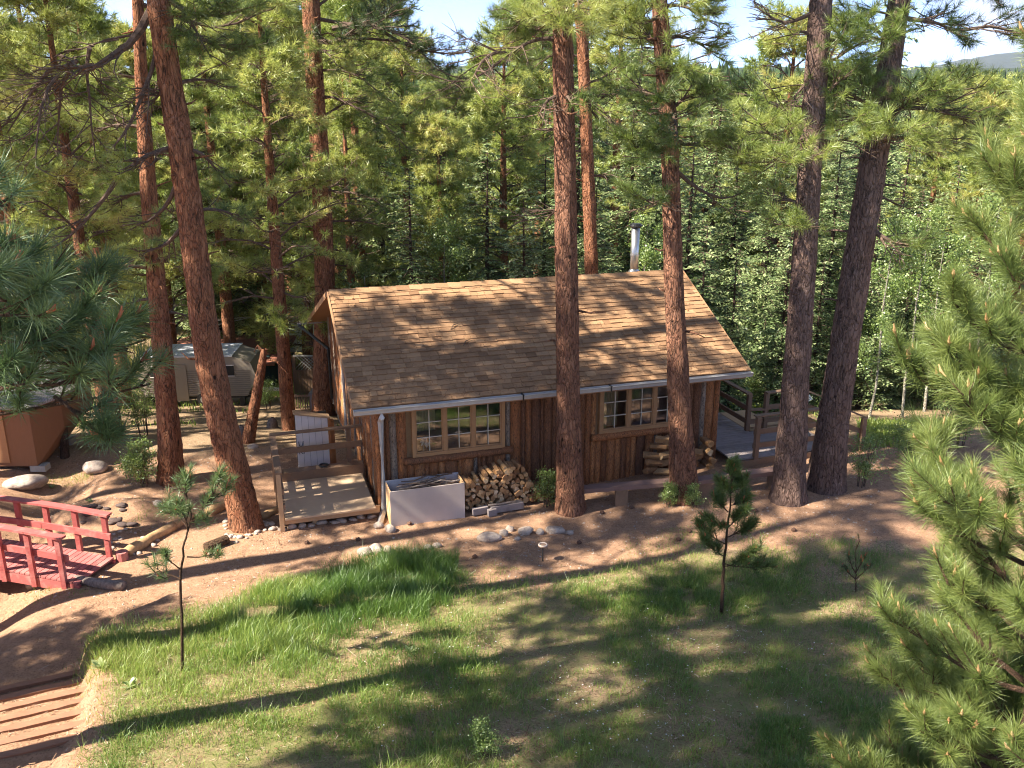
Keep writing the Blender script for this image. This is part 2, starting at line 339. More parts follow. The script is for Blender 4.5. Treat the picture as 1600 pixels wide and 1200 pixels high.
    for (c_, d_), lab in zip((((1.6, 1.5, .55), (1.3, .6, .9)), ((5.4, 1.6, .6), (.5, .5, 1.0)), ((6.1, 2.6, .95), (1.3, .5, 1.8))), ('low tan cabinet seen through the left window', 'small tan cabinet seen through the right window', 'tall tan cupboard seen through the right window')):
        g = Geo(); g.box(c_, d_); g.box((c_[0], c_[1]-d_[1]/2-.012, c_[2]), (d_[0]*.44, .02, d_[2]*.86)); o = g.obj('room_cabinet', M_tan); o.matrix_world = Matrix.Translation(W0)@Matrix.Rotation(YAW, 4, 'Z'); tag(o, lab, 'cabinet')
    # bark slabs : half-round boards, front wall, gable walls
    g = Geo(); nr = np.random.RandomState(3)
    def slab(o, ax, out, w, z0, z1, tint):
        nz = max(2, int((z1-z0)/.09)); zs = np.linspace(z0, z1, nz+1); k = 6; ph = nr.rand(3)*9
        prof = np.sin(np.linspace(0, PI, k))**.6
        Vs = []
        for z in zs:
            e = 1+.12*(vnoise(z*2.2+ph[0], ph[1])-.5)
            for a in range(k):
                d = (w*.5*.55+.018)*prof[a]*(.65+.7*vnoise(z*6+ph[1], a*1.7+ph[2]))
                s_ = (a/(k-1)-.5)*w*e
                Vs.append(o+ax*(w/2+s_)+out*d+np.array([0, 0, z]))
        i = np.arange(nz)[:, None]*k; j = np.arange(k-1)[None, :]
        g.add(Vs, np.stack([i+j, i+j+1, i+k+j+1, i+k+j], -1).reshape(-1, 4), tint=tint)
    def rtint():
        r = nr.rand()
        return .03+nr.rand()*.3 if r < .38 else (.35+nr.rand()*.42 if r < .80 else (.7+nr.rand()*.1 if r < .88 else .88+nr.rand()*.12))
    x = 0.0
    while x < LX-.05:
        w = min(nr.choice([nr.uniform(.08, .15), nr.uniform(.14, .28)]), LX-x); t = rtint(); xc = x+w/2; inw = [q for q in WIN if q[0]-.08 < xc < q[1]+.08]
        if inw:
            q = inw[0]; slab(np.array([x, 0, 0]), np.array([1.0, 0, 0]), np.array([0, -1.0, 0]), w, -.1, q[2]-.16, rtint())
        else: slab(np.array([x, 0, 0]), np.array([1.0, 0, 0]), np.array([0, -1.0, 0]), w, -.1, 2.52, t)
        x += w-.004
    for X0, s in ((0, -1.0), (LX, 1.0)):
        y = 0.0
        while y < DY-.05:
            w = min(nr.uniform(.10, .25), DY-y); yc = y+w/2
            zt = min(RZ-(RY-yc)*sF if yc < RY else RZ-(yc-RY)*sB, 3.15)-.06
            slab(np.array([X0, y, 0]), np.array([0, 1.0, 0]), np.array([s, 0, 0]), w, -.2, zt, rtint()+(.15 if X0 == 0 else 0)); y += w-.004
    for px, s in ((-.02, 1), (LX+.02, 1)): slab(np.array([px-.07, -.03, 0]), np.array([1.0, 0, 0]), np.array([0, -1.0, 0]), .14, -.12, 2.5, .5)
    g.obj('bark_slab_siding', M_slab, cab, True)
    g = Geo()
    for z in np.arange(3.1, 4.0, .11):                           # horizontal boards high in the gable
        y0 = RY-(RZ-.05-z)/sF; y1 = RY+(RZ-.05-z)/sB
        if y1-y0 > .1: g.box((-.035, (y0+y1)/2, z+.05), (.03, y1-y0, .1), rotm(0, .05, 0)); g.box((LX+.035, (y0+y1)/2, z+.05), (.03, y1-y0, .1))
    g.obj('gable_boards', M_tan, cab)
    # roof deck
    M_soff = woodmat('soffit_wood', (.42, .24, .13), (.33, .18, .09)); g = Geo(); th = .07
    def slab2(y0, z0, y1, z1, x0=EX0, x1=EX1, d=th):
        g.add([(x0, y0, z0), (x1, y0, z0), (x1, y1, z1), (x0, y1, z1), (x0, y0, z0-d), (x1, y0, z0-d), (x1, y1, z1-d), (x0, y1, z1-d)],
              [[0, 1, 2, 3], [7, 6, 5, 4], [0, 4, 5, 1], [1, 5, 6, 2], [2, 6, 7, 3], [3, 7, 4, 0]])
    slab2(EY, EZ, RY, RZ); slab2(BY, BZ, RY, RZ-.001)
    roof = g.obj('roof', M_soff, cab)
    # shingles, tab by tab
    g = Geo(); tl = math.hypot(RY-EY, RZ-EZ); n = 25; ex = tl/n
    up = np.array([0, (RY-EY)/tl, (RZ-EZ)/tl]); nn = np.array([0, -up[2], up[1]])
    for r in range(n):
        x = EX0-.03-nr.rand()*.2; tr_ = nr.rand()*.16
        while x < EX1+.02:
            w = nr.uniform(.13, .34); x0 = max(x, EX0-.025); x1 = min(x+w-.006, EX1+.025); x += w
            if x1-x0 < .02: continue
            a = np.array([0, EY-.03, EZ-.015])+up*(r*ex); th_ = nr.choice([.012, .02, .026]); drop = nr.choice([0, 0, .012])
            lo = a-up*(drop+nr.rand()*.006)+nn*.006; hi = a+up*(ex+.02)+nn*.003
            P = [lo+[x0, 0, 0], lo+[x1, 0, 0], hi+[x1, 0, 0], hi+[x0, 0, 0]]; T_ = [P[0]+nn*th_, P[1]+nn*th_, P[2]+nn*.002, P[3]+nn*.002]
            g.add(P+T_, [[4, 5, 6, 7], [0, 1, 5, 4], [1, 2, 6, 5], [3, 0, 4, 7]], tint=np.clip(nr.normal(.45, .13)+tr_-.08, 0, 1))
    for k in range(29):                                            # ridge caps
        xa = EX0+k*(EX1-EX0)/29; xb = xa+(EX1-EX0)/29+.02; tt = np.clip(nr.normal(.5, .15), 0, 1)
        for s, sl_ in ((-1, sF), (1, sB)):
            g.add([(xa, RY, RZ+.05), (xb, RY, RZ+.035), (xb, RY+s*.15, RZ+.03-sl_*.15), (xa, RY+s*.15, RZ+.042-sl_*.15)], [[0, 1, 2, 3]], tint=tt)
    for r in range(18):
        a = np.array([0, BY, BZ]); b = np.array([0, RY, RZ]); p = a+(b-a)*r/18; q = a+(b-a)*(r+1.1)/18
        for k in range(24):
            x0 = EX0+k*(EX1-EX0)/24; x1 = x0+(EX1-EX0)/24-.005
            g.add([p+[x0, 0, .02], p+[x1, 0, .02], q+[x1, 0, .004], q+[x0, 0, .004]], [[1, 0, 3, 2]], tint=nr.rand())
    g.obj('shingles', M_sh, roof)
    M_edge = plain('drip_edge', (.12, .08, .06), .6)
    for x, nm in ((EX0-.028, 'rake_board'), (EX1+.028, 'rake_board')):
        g = Geo(); g.beam((x, EY, EZ-.05), (x, RY-.03, RZ-.05), .025, .13); g.beam((x, RY+.03, RZ-.05), (x, BY, BZ-.05), .025, .13); g.obj(nm, M_soff, roof)
    # gutter, front and rear
    def gutter(y, z, s, x0, x1):
        g = Geo(); pr = [(0, 0), (0, -.10), (s*.085, -.10), (s*.10, -.05), (s*.125, -.012), (s*.125, 0), (s*.112, 0), (s*.09, -.05), (s*.075, -.09), (s*.012, -.09), (s*.012, 0)]
        V = [(xx, y+a, z+b) for xx in (x0, x1) for a, b in pr]; k = len(pr)
        g.add(V, [[i, (i+1) % k, k+(i+1) % k, k+i] for i in range(k)]); g.add([(x0, y, z), (x0, y, z-.1), (x0, y+s*.085, z-.1), (x0, y+s*.125, z)], [[0, 1, 2, 3]]); g.add([(x1, y, z), (x1, y, z-.1), (x1, y+s*.085, z-.1), (x1, y+s*.125, z)], [[3, 2, 1, 0]])
        return g.obj('gutter', M_gut, cab)
    gt = gutter(EY-.03, EZ-.035, -1, EX0-.02, EX1+.04); gutter(BY+.02, BZ-.02, 1, EX0-.3, EX1)
    for x in (2.9, 4.85):
        g = Geo(); g.box((x, EY-.10, EZ-.028), (.035, .15, .012)); g.box((x, EY-.162, EZ-.085), (.03, .012, .11)); g.obj('gutter_strap', M_dk, gt)
    g = Geo(); g.box((3.8, EY-.012, EZ-.11), (EX1-EX0, .022, .16)); g.obj('fascia', M_soff, cab)
    def pipe(pts, r, mat, sq=True):
        g = Geo(); g.tube(pts, r, 8 if not sq else 4); return g.obj('downspout', mat, cab)
    pipe([(.0, EY-.09, EZ-.12), (.0, EY-.09, 2.2), (.02, -.14, 2.02), (.02, -.14, .25), (.0, -.18, .12), (-.16, -.62, .03)], .06, M_gut)
    pipe([(-.78, BY+.06, BZ+.12), (-.78, BY+.04, BZ-.15), (-.14, DY-.55, 1.55), (-.13, DY-.6, .1)], .045, M_dk, False)
    pipe([(-.12, 4.4, 2.9), (-.14, 4.4, 2.5), (-.14, 4.4, .4)], .03, M_gut, False)
    # windows
    M_mun = plain('muntin_paint', (.62, .53, .40), .6)
    for wi, (x0, x1, z0, z1) in enumerate(WIN):
        fr = Geo(); w = .075; yy = -.03; D = .11
        for a, b in ((x0, x0+w), (x1-w, x1)): fr.box(((a+b)/2, yy, (z0+z1)/2), (w, D, z1-z0))
        fr.box(((x0+x1)/2, yy-.004, z0+w/2), (x1-x0-2*w, D, w)); fr.box(((x0+x1)/2, yy-.004, z1-w/2), (x1-x0-2*w, D, w))
        iw = (x1-x0-2*w)/3
        for k in (1, 2): fr.box((x0+w+iw*k, yy-.002, (z0+z1)/2), (.065, D-.02, z1-z0-2*w))
        f = fr.obj('window', M_tan, cab)
        for k in range(3):
            sx0 = x0+w+iw*k+(.033 if k else 0); sx1 = x0+w+iw*(k+1)-(.033 if k < 2 else 0); sz0 = z0+w; sz1 = z1-w
            s = Geo(); b = .028
            s.box(((sx0+sx1)/2, yy-.01, sz0+b/2), (sx1-sx0, .04, b)); s.box(((sx0+sx1)/2, yy-.01, sz1-b/2), (sx1-sx0, .04, b))
            s.box((sx0+b/2, yy-.01, (sz0+sz1)/2), (b, .038, sz1-sz0-2*b)); s.box((sx1-b/2, yy-.01, (sz0+sz1)/2), (b, .038, sz1-sz0-2*b)); s.obj('sash', M_tan, f)
            s = Geo(); s.box(((sx0+sx1)/2, yy-.018, (sz0+sz1)/2), (.016, .022, sz1-sz0-2*b))
            for q in (1, 2): s.box(((sx0+sx1)/2, yy-.016, sz0+(sz1-sz0)*q/3), (sx1-sx0-2*b, .02, .015))
            s.obj('muntin', M_mun, f)
            s = Geo(); s.add([(sx0, yy, sz0), (sx1, yy, sz0), (sx1, yy, sz1), (sx0, yy, sz1)], [[0, 1, 2, 3]]); s.obj('pane', M_glass, f)
        s = Geo(); n = 22; pts = np.stack([np.linspace(x0-.18, x1+.16, n), np.full(n, -.07), z0-.09+.02*nr.rand(n)], 1); s.tube(pts, .075+.015*nr.rand(n), 9, tint=.25+.3*wi); s.obj('sill_log', M_slab, cab, True)
        # curtains and a pale lamp behind the panes
        m_ = plain('curtain_cloth', (.42, .36, .20), .9)
        s = Geo(); k = 24; xx = np.linspace(x0+.1, x0+.55, k); yv = .22+.03*np.sin(np.arange(k)*1.9)
        s.add(np.concatenate([np.stack([xx, yv, np.full(k, z1-.1)], 1), np.stack([xx, yv, np.full(k, z0+(.45 if wi == 0 else .05))], 1)]), [[i, i+1, k+i+1, k+i] for i in range(k-1)]); s.obj('curtain', m_, cab, True)
    m_w = plain('white_plastic', (.75, .75, .73), .5); s = Geo(); c_ = np.array([.98, .35, 1.33])
    for k in range(9):
        a = nr.rand(3)-.5; s.tube([c_+a*.12, c_+a*.34], [.035, .015], 6)
    s.tube([c_-[0, 0, .25], c_], .012, 6); o = s.obj('flower_vase', m_w); o.matrix_world = Matrix.Translation(W0)@Matrix.Rotation(YAW, 4, 'Z'); tag(o, 'white flower vase behind the left panes of the left window', 'vase')
    # flue pipe
    mF = M('galvanised_steel'); n_ = mF.noise(mF.mapping((8, 8, 1)), 4, 4); mF.bsdf(mF.mix(n_, (.42, .42, .42), (.62, .61, .58)), .32, .85, .5); M_steel = mF.m
    fx, fy = 7.05, 3.25; f = Geo(); f.tube([(fx, fy, 3.85), (fx, fy, 5.16)], .105, 18); fl = f.obj('flue_pipe', M_steel, cab, True)
    f = Geo(); f.tube([(fx, fy, 4.48), (fx, fy, 4.52)], .118, 18); f.obj('pipe_band', M_steel, fl)
    f = Geo(); f.tube([(fx, fy, 5.16), (fx, fy, 5.20), (fx, fy, 5.22), (fx, fy, 5.27)], [.10, .15, .17, .13], 16); f.obj('flue_cap', M_dk, fl)
    f = Geo(); f.tube([(fx, fy, 3.95), (fx, fy, 4.15)], [.22, .11], 16); f.obj('flashing', M_steel, fl)
    g = Geo(); q = nr.rand(1500, 2)
    for a, b in q:
        x = EX0+.05+a*(EX1-EX0-.1); y = EY+(RY-EY)*b**1.6; z = EZ+(y-EY)*sF+.032; t_ = nr.uniform(0, PI); c_ = np.array([x, y, z]); d_ = np.array([math.cos(t_), math.sin(t_)*.9, math.sin(t_)*.9*sF])*nr.uniform(.02, .06); e_ = np.array([-math.sin(t_), math.cos(t_)*.9, math.cos(t_)*.9*sF])*.003
        g.add([c_-d_-e_, c_+d_-e_, c_+d_+e_, c_-d_+e_], [[0, 1, 2, 3]])
    g.obj('needle_litter', plain('dry_needles', (.16, .075, .035), .9), roof)
    # loose twigs lying on the shingles
    for (x, y) in ((1.9, 1.5), (2.05, 1.0)):
        s = Geo(); z = EZ+(y-EY)*sF+.04; s.tube([(x, y, z), (x+.08, y+.1, z+.07), (x+.2, y+.16, z+.09)], [.008, .012, .006], 5)
        o = s.obj('fallen_twig', M_twig); o.matrix_world = Matrix.Translation(W0)@Matrix.Rotation(YAW, 4, 'Z')
        tag(o, 'thin dark twig lying on the brown shingles, %s of the pair' % ('upper' if y > 1.2 else 'lower'), 'twig', 'twigs fallen on the roof')
    # foundation skirt
    g = Geo(); g.box((LX/2, .06, -.12), (LX, .08, .3)); g.box((.1, DY/2, -.3), (.08, DY, .8)); g.obj('foundation', plain('mortar', (.25, .2, .16), .9), cab)
build_cabin()

# ------------------------------------------------------------------ things round the cabin
def shift(g, d):
    g.v = [v+np.asarray(d, np.float32) for v in g.v]; return g
class CT:
    """a thing described in the cabin's own axes: Empty at its base, parts as children"""
    def __init__(s, name, label, cat, base, group=None):
        s.b = np.array(base, float); s.e = empty(name, label, cat, wl(*base), YAW, group)
    def part(s, g, name, mat, parent=None, smooth=False, off=True):
        return shift(g, -s.b).obj(name, mat, parent or s.e, smooth)
def ct_single(g, name, mat, label, cat, base, group=None, smooth=False):
    o = shift(g, -np.array(base, float)).obj(name, mat, None, smooth); o.location = wl(*base); o.rotation_euler = (0, 0, YAW); return tag(o, label, cat, group)
def single(g, name, mat, label, cat, base=None, group=None, smooth=False):
    if base is not None: shift(g, -np.array(base, float))
    o = g.obj(name, mat, None, smooth)
    if base is not None: o.location = base
    return tag(o, label, cat, group)
M_newwood = woodmat('pale_lumber', (.56, .38, .22), (.44, .28, .16), (14, 1.5, 14)); M_ply = woodmat('deck_plywood', (.60, .44, .29), (.50, .34, .21), (3, 9, 3), .75)
M_brownwood = woodmat('brown_stained_wood', (.30, .19, .12), (.20, .125, .08), (6, 6, 6)); M_grey = woodmat('weathered_boards', (.36, .31, .29), (.24, .20, .19), (1.2, 18, 8), .8, .5, (.18, .14, .12))
M_benchw = woodmat('weathered_log_wood', (.30, .19, .16), (.18, .11, .085), (1.5, 14, 14), .8, .5); M_red = woodmat('faded_red_paint', (.50, .13, .115), (.38, .095, .085), (2, 9, 9), .65, .5, (.55, .26, .22))
M_redd = woodmat('worn_red_deck_paint', (.50, .18, .16), (.38, .12, .11), (7, 7, 7), .75, .5, (.42, .27, .22))
M_white = plain('white_panel_paint', (.80, .75, .71), .6, var=.06, scale=2, bump=0); M_black = plain('black_paint', (.02, .02, .02), .6)
M_soilwood = woodmat('dusty_timber', (.40, .20, .115), (.24, .115, .07), (2, 14, 14), .85, .6, (.20, .12, .08))
m = M('stone'); n = m.noise(m.mapping((1, 1, 1)), 6, 6, .7); n2 = m.noise(m.mapping((1, 1, 1)), 30, 4, .7)
c = m.ramp(n, [(.3, (.22, .17, .14)), (.5, (.42, .34, .28)), (.75, (.56, .48, .41))]); c = m.mix(m.ramp(n2, [(.55, 0), (.7, .6)]), c, (.16, .13, .11)); m.bsdf(c, .9, spec=.2, normal=m.bump(m.math('ADD', n, n2), .7, .03)); M_stone = m.m

def left_deck():
    d = CT('entry_deck', 'small plywood entry deck with brown railings at the cabin left end', 'deck', (-1.1, .9, 0))
    x0, x1, y0, y1, z = -1.98, -.2, -.26, 1.72, .3
    g = Geo(); g.box(((x0+x1)/2, (y0+y1)/2-.55, z-.02), (x1-x0, 1.2, .035), tint=.55); g.box(((x0+x1)/2, y1-.52, z-.021), (x1-x0, 1.08, .035), tint=.62); d.part(g, 'floor', M_ply)
    g = Geo(); g.beam((x0, y0-.02, z-.1), (x1+.1, y0-.02, z-.1), .04, .15); g.beam((x0-.02, y0, z-.1), (x0-.02, y1, z-.1), .04, .15); g.beam((x0, y1+.02, z-.1), (x1, y1+.02, z-.1), .04, .15); d.part(g, 'rim_board', M_newwood)
    for px, py, h, zb in ((x0-.06, y0-.06, 1.22, -.25), (x0-.06, y0+.06, 1.05, -.2), (x0-.06, 1.0, 1.2, -.3), (x0-.06, y1, 1.27, -.3), (-.42, y1, 1.27, -.3), (-1.4, y0+.1, .2, -.3)):
        g = Geo(); g.box((px, py, (h+zb)/2), (.085, .085, h-zb)); d.part(g, 'post', M_newwood if py < 0 else M_brownwood)
    for a, b, w, h in (((x0-.05, y0-.1, 1.24), (x0-.05, y1+.05, 1.29), .13, .035), ((x0+.01, y0-.1, .85), (x0+.01, y1, .88), .035, .12), ((x0+.01, y0-.1, .52), (x0+.01, y1, .54), .035, .12),
                       ((x0-.1, y1, 1.31), (-.1, y1, 1.31), .13, .035), ((x0, y1-.05, .92), (-.15, y1-.05, .92), .035, .13)):
        g = Geo(); g.beam(a, b, w, h); d.part(g, 'rail', M_brownwood)
    g = Geo(); g.box(((x0+x1)/2+.05, y1-.14, z+.1), (x1-x0, .25, .2)); d.part(g, 'step_board', M_brownwood)
    g = Geo(); an = np.linspace(0, 2*PI, 15); g.tube(np.stack([-1.0+.09*np.cos(an), y1-.14+.09*np.sin(an), np.full(15, z+.235)], 1), .018, 6, cap=False)
    ct_single(g, 'metal_ring', M_black, 'small dark ring lying on the board at the rear of the entry deck', 'ring', (-1.0, y1-.14, z+.2))
    # footing stones under the deck
    for k in range(9):
        rock(wl(-1.85+k*.2+R.uniform(-.04, .04), -.2+R.uniform(-.06, .06), 0), R.uniform(.06, .13), R.uniform(.05, .09), R.uniform(.04, .09), 900+k, 'stone', 'rounded footing stone under the front edge of the entry deck', 'stones under the entry deck')
def rock_geo(c, sx, sy, sz, seed, n=10):
    r = np.random.RandomState(seed); g = Geo(); th = np.linspace(.0, PI, n); ph = np.linspace(0, 2*PI, 2*n, endpoint=False); A = []
    dirs = [nrm(r.randn(3)) for _ in range(9)]; dd = r.uniform(.62, .95, 9)
    for t in th:
        for p in ph:
            d = np.array([math.sin(t)*math.cos(p), math.sin(t)*math.sin(p), math.cos(t)])
            q = 1.0
            for e, k in zip(dirs, dd):
                dt = d@e
                if dt > k*.98: q = min(q, k/dt)
            q *= 1+.10*(vnoise(d[0]*3+seed, d[1]*3+d[2]*2.3)-.5); A.append(np.array([sx, sy, sz])*d*q)
    k = 2*n; i = np.arange(n-1)[:, None]*k; j = np.arange(k)[None, :]; j2 = (j+1) % k
    g.add(np.array(A)@rotz(r.rand()*.7-.35).T+np.asarray(c), np.stack([i+j, i+k+j, i+k+j2, i+j2], -1).reshape(-1, 4), tint=r.rand()); return g
def rock(c, sx, sy, sz, seed, name, label, group=None, mat=None, n=10):
    c = np.array(c, float); c[2] = gz(c[0], c[1])+sz*.35
    return single(rock_geo(c, sx, sy, sz, seed, n), name, mat or M_stone, label, 'stone', c, group, True)
left_deck()

def white_cupboard():
    d = CT('tool_cupboard', 'white grooved panel cupboard with slanted top behind the entry deck', 'cupboard', (-1.15, 2.6, -.1))
    x0, x1, y0, y1 = -1.50, -.80, 2.15, 2.42; zl, zr = 1.58, 1.42
    n = 5; w = (x1-x0)/n
    g = Geo()
    for k in range(n):
        a = x0+k*w; b = a+w-.006; t = lambda x: zl+(zr-zl)*(x-x0)/(x1-x0)
        g.add([(a, y0, -.1), (b, y0, -.1), (b, y0, t(b)), (a, y0, t(a)), (a, y0+.03, -.1), (b, y0+.03, -.1), (b, y0+.03, t(b)), (a, y0+.03, t(a))], [[0, 1, 2, 3], [4, 0, 3, 7], [1, 5, 6, 2], [3, 2, 6, 7]])
    d.part(g, 'front_panel', M_white)
    g = Geo(); g.box(((x0+x1)/2, y0+.045, .7), (x1-x0-.02, .02, 1.5)); g.box((x0+.02, (y0+y1)/2, .7), (.03, y1-y0-.1, 1.6)); g.box(((x0+x1)/2, y1, .7), (x1-x0, .03, 1.6)); d.part(g, 'carcass', M_black)
    g = Geo(); g.beam((x1+.03, y0+.03, -.1), (x1+.03, y0+.03, zr-.02), .05, .12, (0, 1, 0)); g.box((x1+.10, y0+.15, .6), (.08, .22, 1.4)); d.part(g, 'side_board', woodmat('orange_wood', (.50, .22, .08), (.36, .14, .05)))
    g = Geo(); g.add([(x0-.03, y0-.04, zl+.02), (x1+.05, y0-.04, zr+.02), (x1+.05, y1+.02, zr), (x0-.03, y1+.02, zl), (x0-.03, y0-.04, zl-.01), (x1+.05, y0-.04, zr-.01), (x1+.05, y1+.02, zr-.04), (x0-.03, y1+.02, zl-.04)],
                     [[0, 1, 2, 3], [4, 7, 6, 5], [0, 4, 5, 1], [1, 5, 6, 2], [3, 7, 4, 0]]); d.part(g, 'lid', M_newwood)
    g = Geo(); y = y0-.003
    def st(pts, cx, cz, s):
        g.tube([(cx+a*s, y, cz+b*s) for a, b in pts], .0075, 5)
    st([(0, 1), (.05, .3), (.3, 0), (.6, .3), (.75, 1)], x0+.04, .80, .13)          # U
    st([(0, 0), (.15, 1), (.6, .9), (.5, .5), (.1, .5), (.6, 0)], x0+.04, .63, .13); st([(.9, 0), (1.0, 1), (1.5, 1)], x0+.04, .63, .11); st([(.95, .5), (1.35, .5)], x0+.04, .63, .11)
    d.part(g, 'painted_letters', M_black)
white_cupboard()

def stick_pile(loc_fn, n, label, group, seed, lens=(.4, .9)):
    r = np.random.RandomState(seed)
    for k in range(n):
        p = loc_fn(r); a = r.uniform(-.35, .35)+(PI if r.rand() < .5 else 0); Ls = r.uniform(*lens); d = np.array([math.cos(a), math.sin(a)*.35, r.uniform(-.12, .12)])*Ls/2
        b = p+np.array([0, 0, r.uniform(0, .03)]); g = Geo(); g.tube([p-d, b-d*.3+r.randn(3)*.015, b+d*.4+r.randn(3)*.015, p+d], [r.uniform(.01, .022), .016, .013, .008], 6)
        if r.rand() < .5: g.tube([b, b+np.array([.08, 0, .06]), b+np.array([.14, .03, .12])], [.009, .006, .004], 5)
        ct_single(g, 'dry_stick', M_deadtwig if r.rand() < .6 else M_twig, label, 'stick', p, group)
def wood_box():
    d = CT('kindling_box', 'pale open-topped kindling box standing against the cabin wall', 'box', (.8, -.5, -.05))
    x0, x1, y0, y1, z0, z1 = .04, 1.56, -.78, -.28, -.04, .76
    g = Geo(); g.box(((x0+x1)/2, y0, (z0+z1)/2), (x1-x0, .02, z1-z0)); d.part(g, 'front_panel', plain('shaded_white_panel', (.52, .445, .40), .5, var=.07, scale=2.5, bump=.0))  # white front panel, its shade put into the mauve grey colour
    g = Geo(); g.box(((x0+x1)/2, y1, (z0+z1)/2+.03), (x1-x0, .02, z1-z0)); d.part(g, 'back_panel', plain('blue_grey_panel', (.40, .42, .46), .5))
    m = M('stained_chipboard'); n_ = m.noise(m.mapping((6, 6, 1.2)), 4, 5); m.bsdf(m.ramp(n_, [(.3, (.75, .62, .45)), (.5, (.62, .38, .18)), (.7, (.30, .15, .07))]), .8); 
    for x in (x0+.01, x1-.01):
        g = Geo(); g.box((x, (y0+y1)/2, (z0+z1)/2+.01), (.022, y1-y0-.024, z1-z0-.02)); d.part(g, 'end_panel', m.m)
    g = Geo(); g.box(((x0+x1)/2, (y0+y1)/2, z1-.26), (x1-x0-.05, y1-y0-.03, .02)); d.part(g, 'shelf', M_brownwood)
    stick_pile(lambda r: np.array([r.uniform(.55, 1.25), r.uniform(-.68, -.4), r.uniform(z1-.2, z1+.06)]), 22, 'dry grey stick lying in the open pale kindling box', 'sticks in the kindling box', 5)
    rock(wl(-.02, -.95), .13, .10, .10, 31, 'stone', 'grey stone at the left front corner of the kindling box'); rock(wl(-.2, -.72), .11, .09, .09, 32, 'stone', 'grey stone under the outlet of the pale downspout')
wood_box()

m = M('split_log_end'); tt = m.attr(); n = m.noise(m.mapping((1, 1, 1)), 14, 5, .7); n2 = m.noise(m.mapping((2, 2, 2)), 60, 4, .7)
c = m.mix(1.0, m.ramp(tt, [(0, (.26, .13, .06)), (.4, (.45, .27, .13)), (.75, (.58, .40, .22)), (1, (.66, .52, .34))]), m.ramp(n, [(.3, .6), (.7, 1.2)]), 'MULTIPLY')
c = m.mix(m.ramp(n2, [(.58, 0), (.72, .55)]), c, (.16, .09, .05)); m.bsdf(c, .85, spec=.15, normal=m.bump(n2, .5, .01)); M_cut = m.m
def log_geo(c, r0, ln, d, r, wedge):
    """one split or round log, end caps and bark"""
    d = nrm(d); e1 = nrm(np.cross(d, [0, 0, 1])); e2 = np.cross(e1, d); k = 9
    an = np.sort(r.uniform(0, 2*PI, k)) if not wedge else np.array([0, .3, .6, .9, 1.2, 1.5, 3.2, 4.6, 5.6])+r.uniform(0, 6)
    rad = r0*(r.uniform(.85, 1.1, k) if not wedge else np.array([1, 1.03, 1.05, 1.05, 1.03, 1, .45, .5, .5]))
    ring = (np.cos(an)*rad)[:, None]*e1+(np.sin(an)*rad)[:, None]*e2; c = np.asarray(c, float)
    return ring, d, c, k
def make_log(c, r0, ln, d, r, wedge, label, group, cabinframe=True):
    ring, d, c, k = log_geo(c, r0, ln, d, r, wedge); a = c-d*ln/2; b = c+d*ln/2*r.uniform(.9, 1.1)
    g = Geo(); t = r.rand(); g.add(np.vstack([ring+a, ring+b]), [[i, (i+1) % k, k+(i+1) % k, k+i] for i in range(k)], tint=t*.5)
    g.add(np.vstack([ring+a, a]), None, [[k, (i+1) % k, i] for i in range(k)], tint=t); g.add(np.vstack([ring+b, b]), None, [[k, i, (i+1) % k] for i in range(k)], tint=t)
    return ct_single(g, 'split_log', M_cut, label, 'log', c, group)
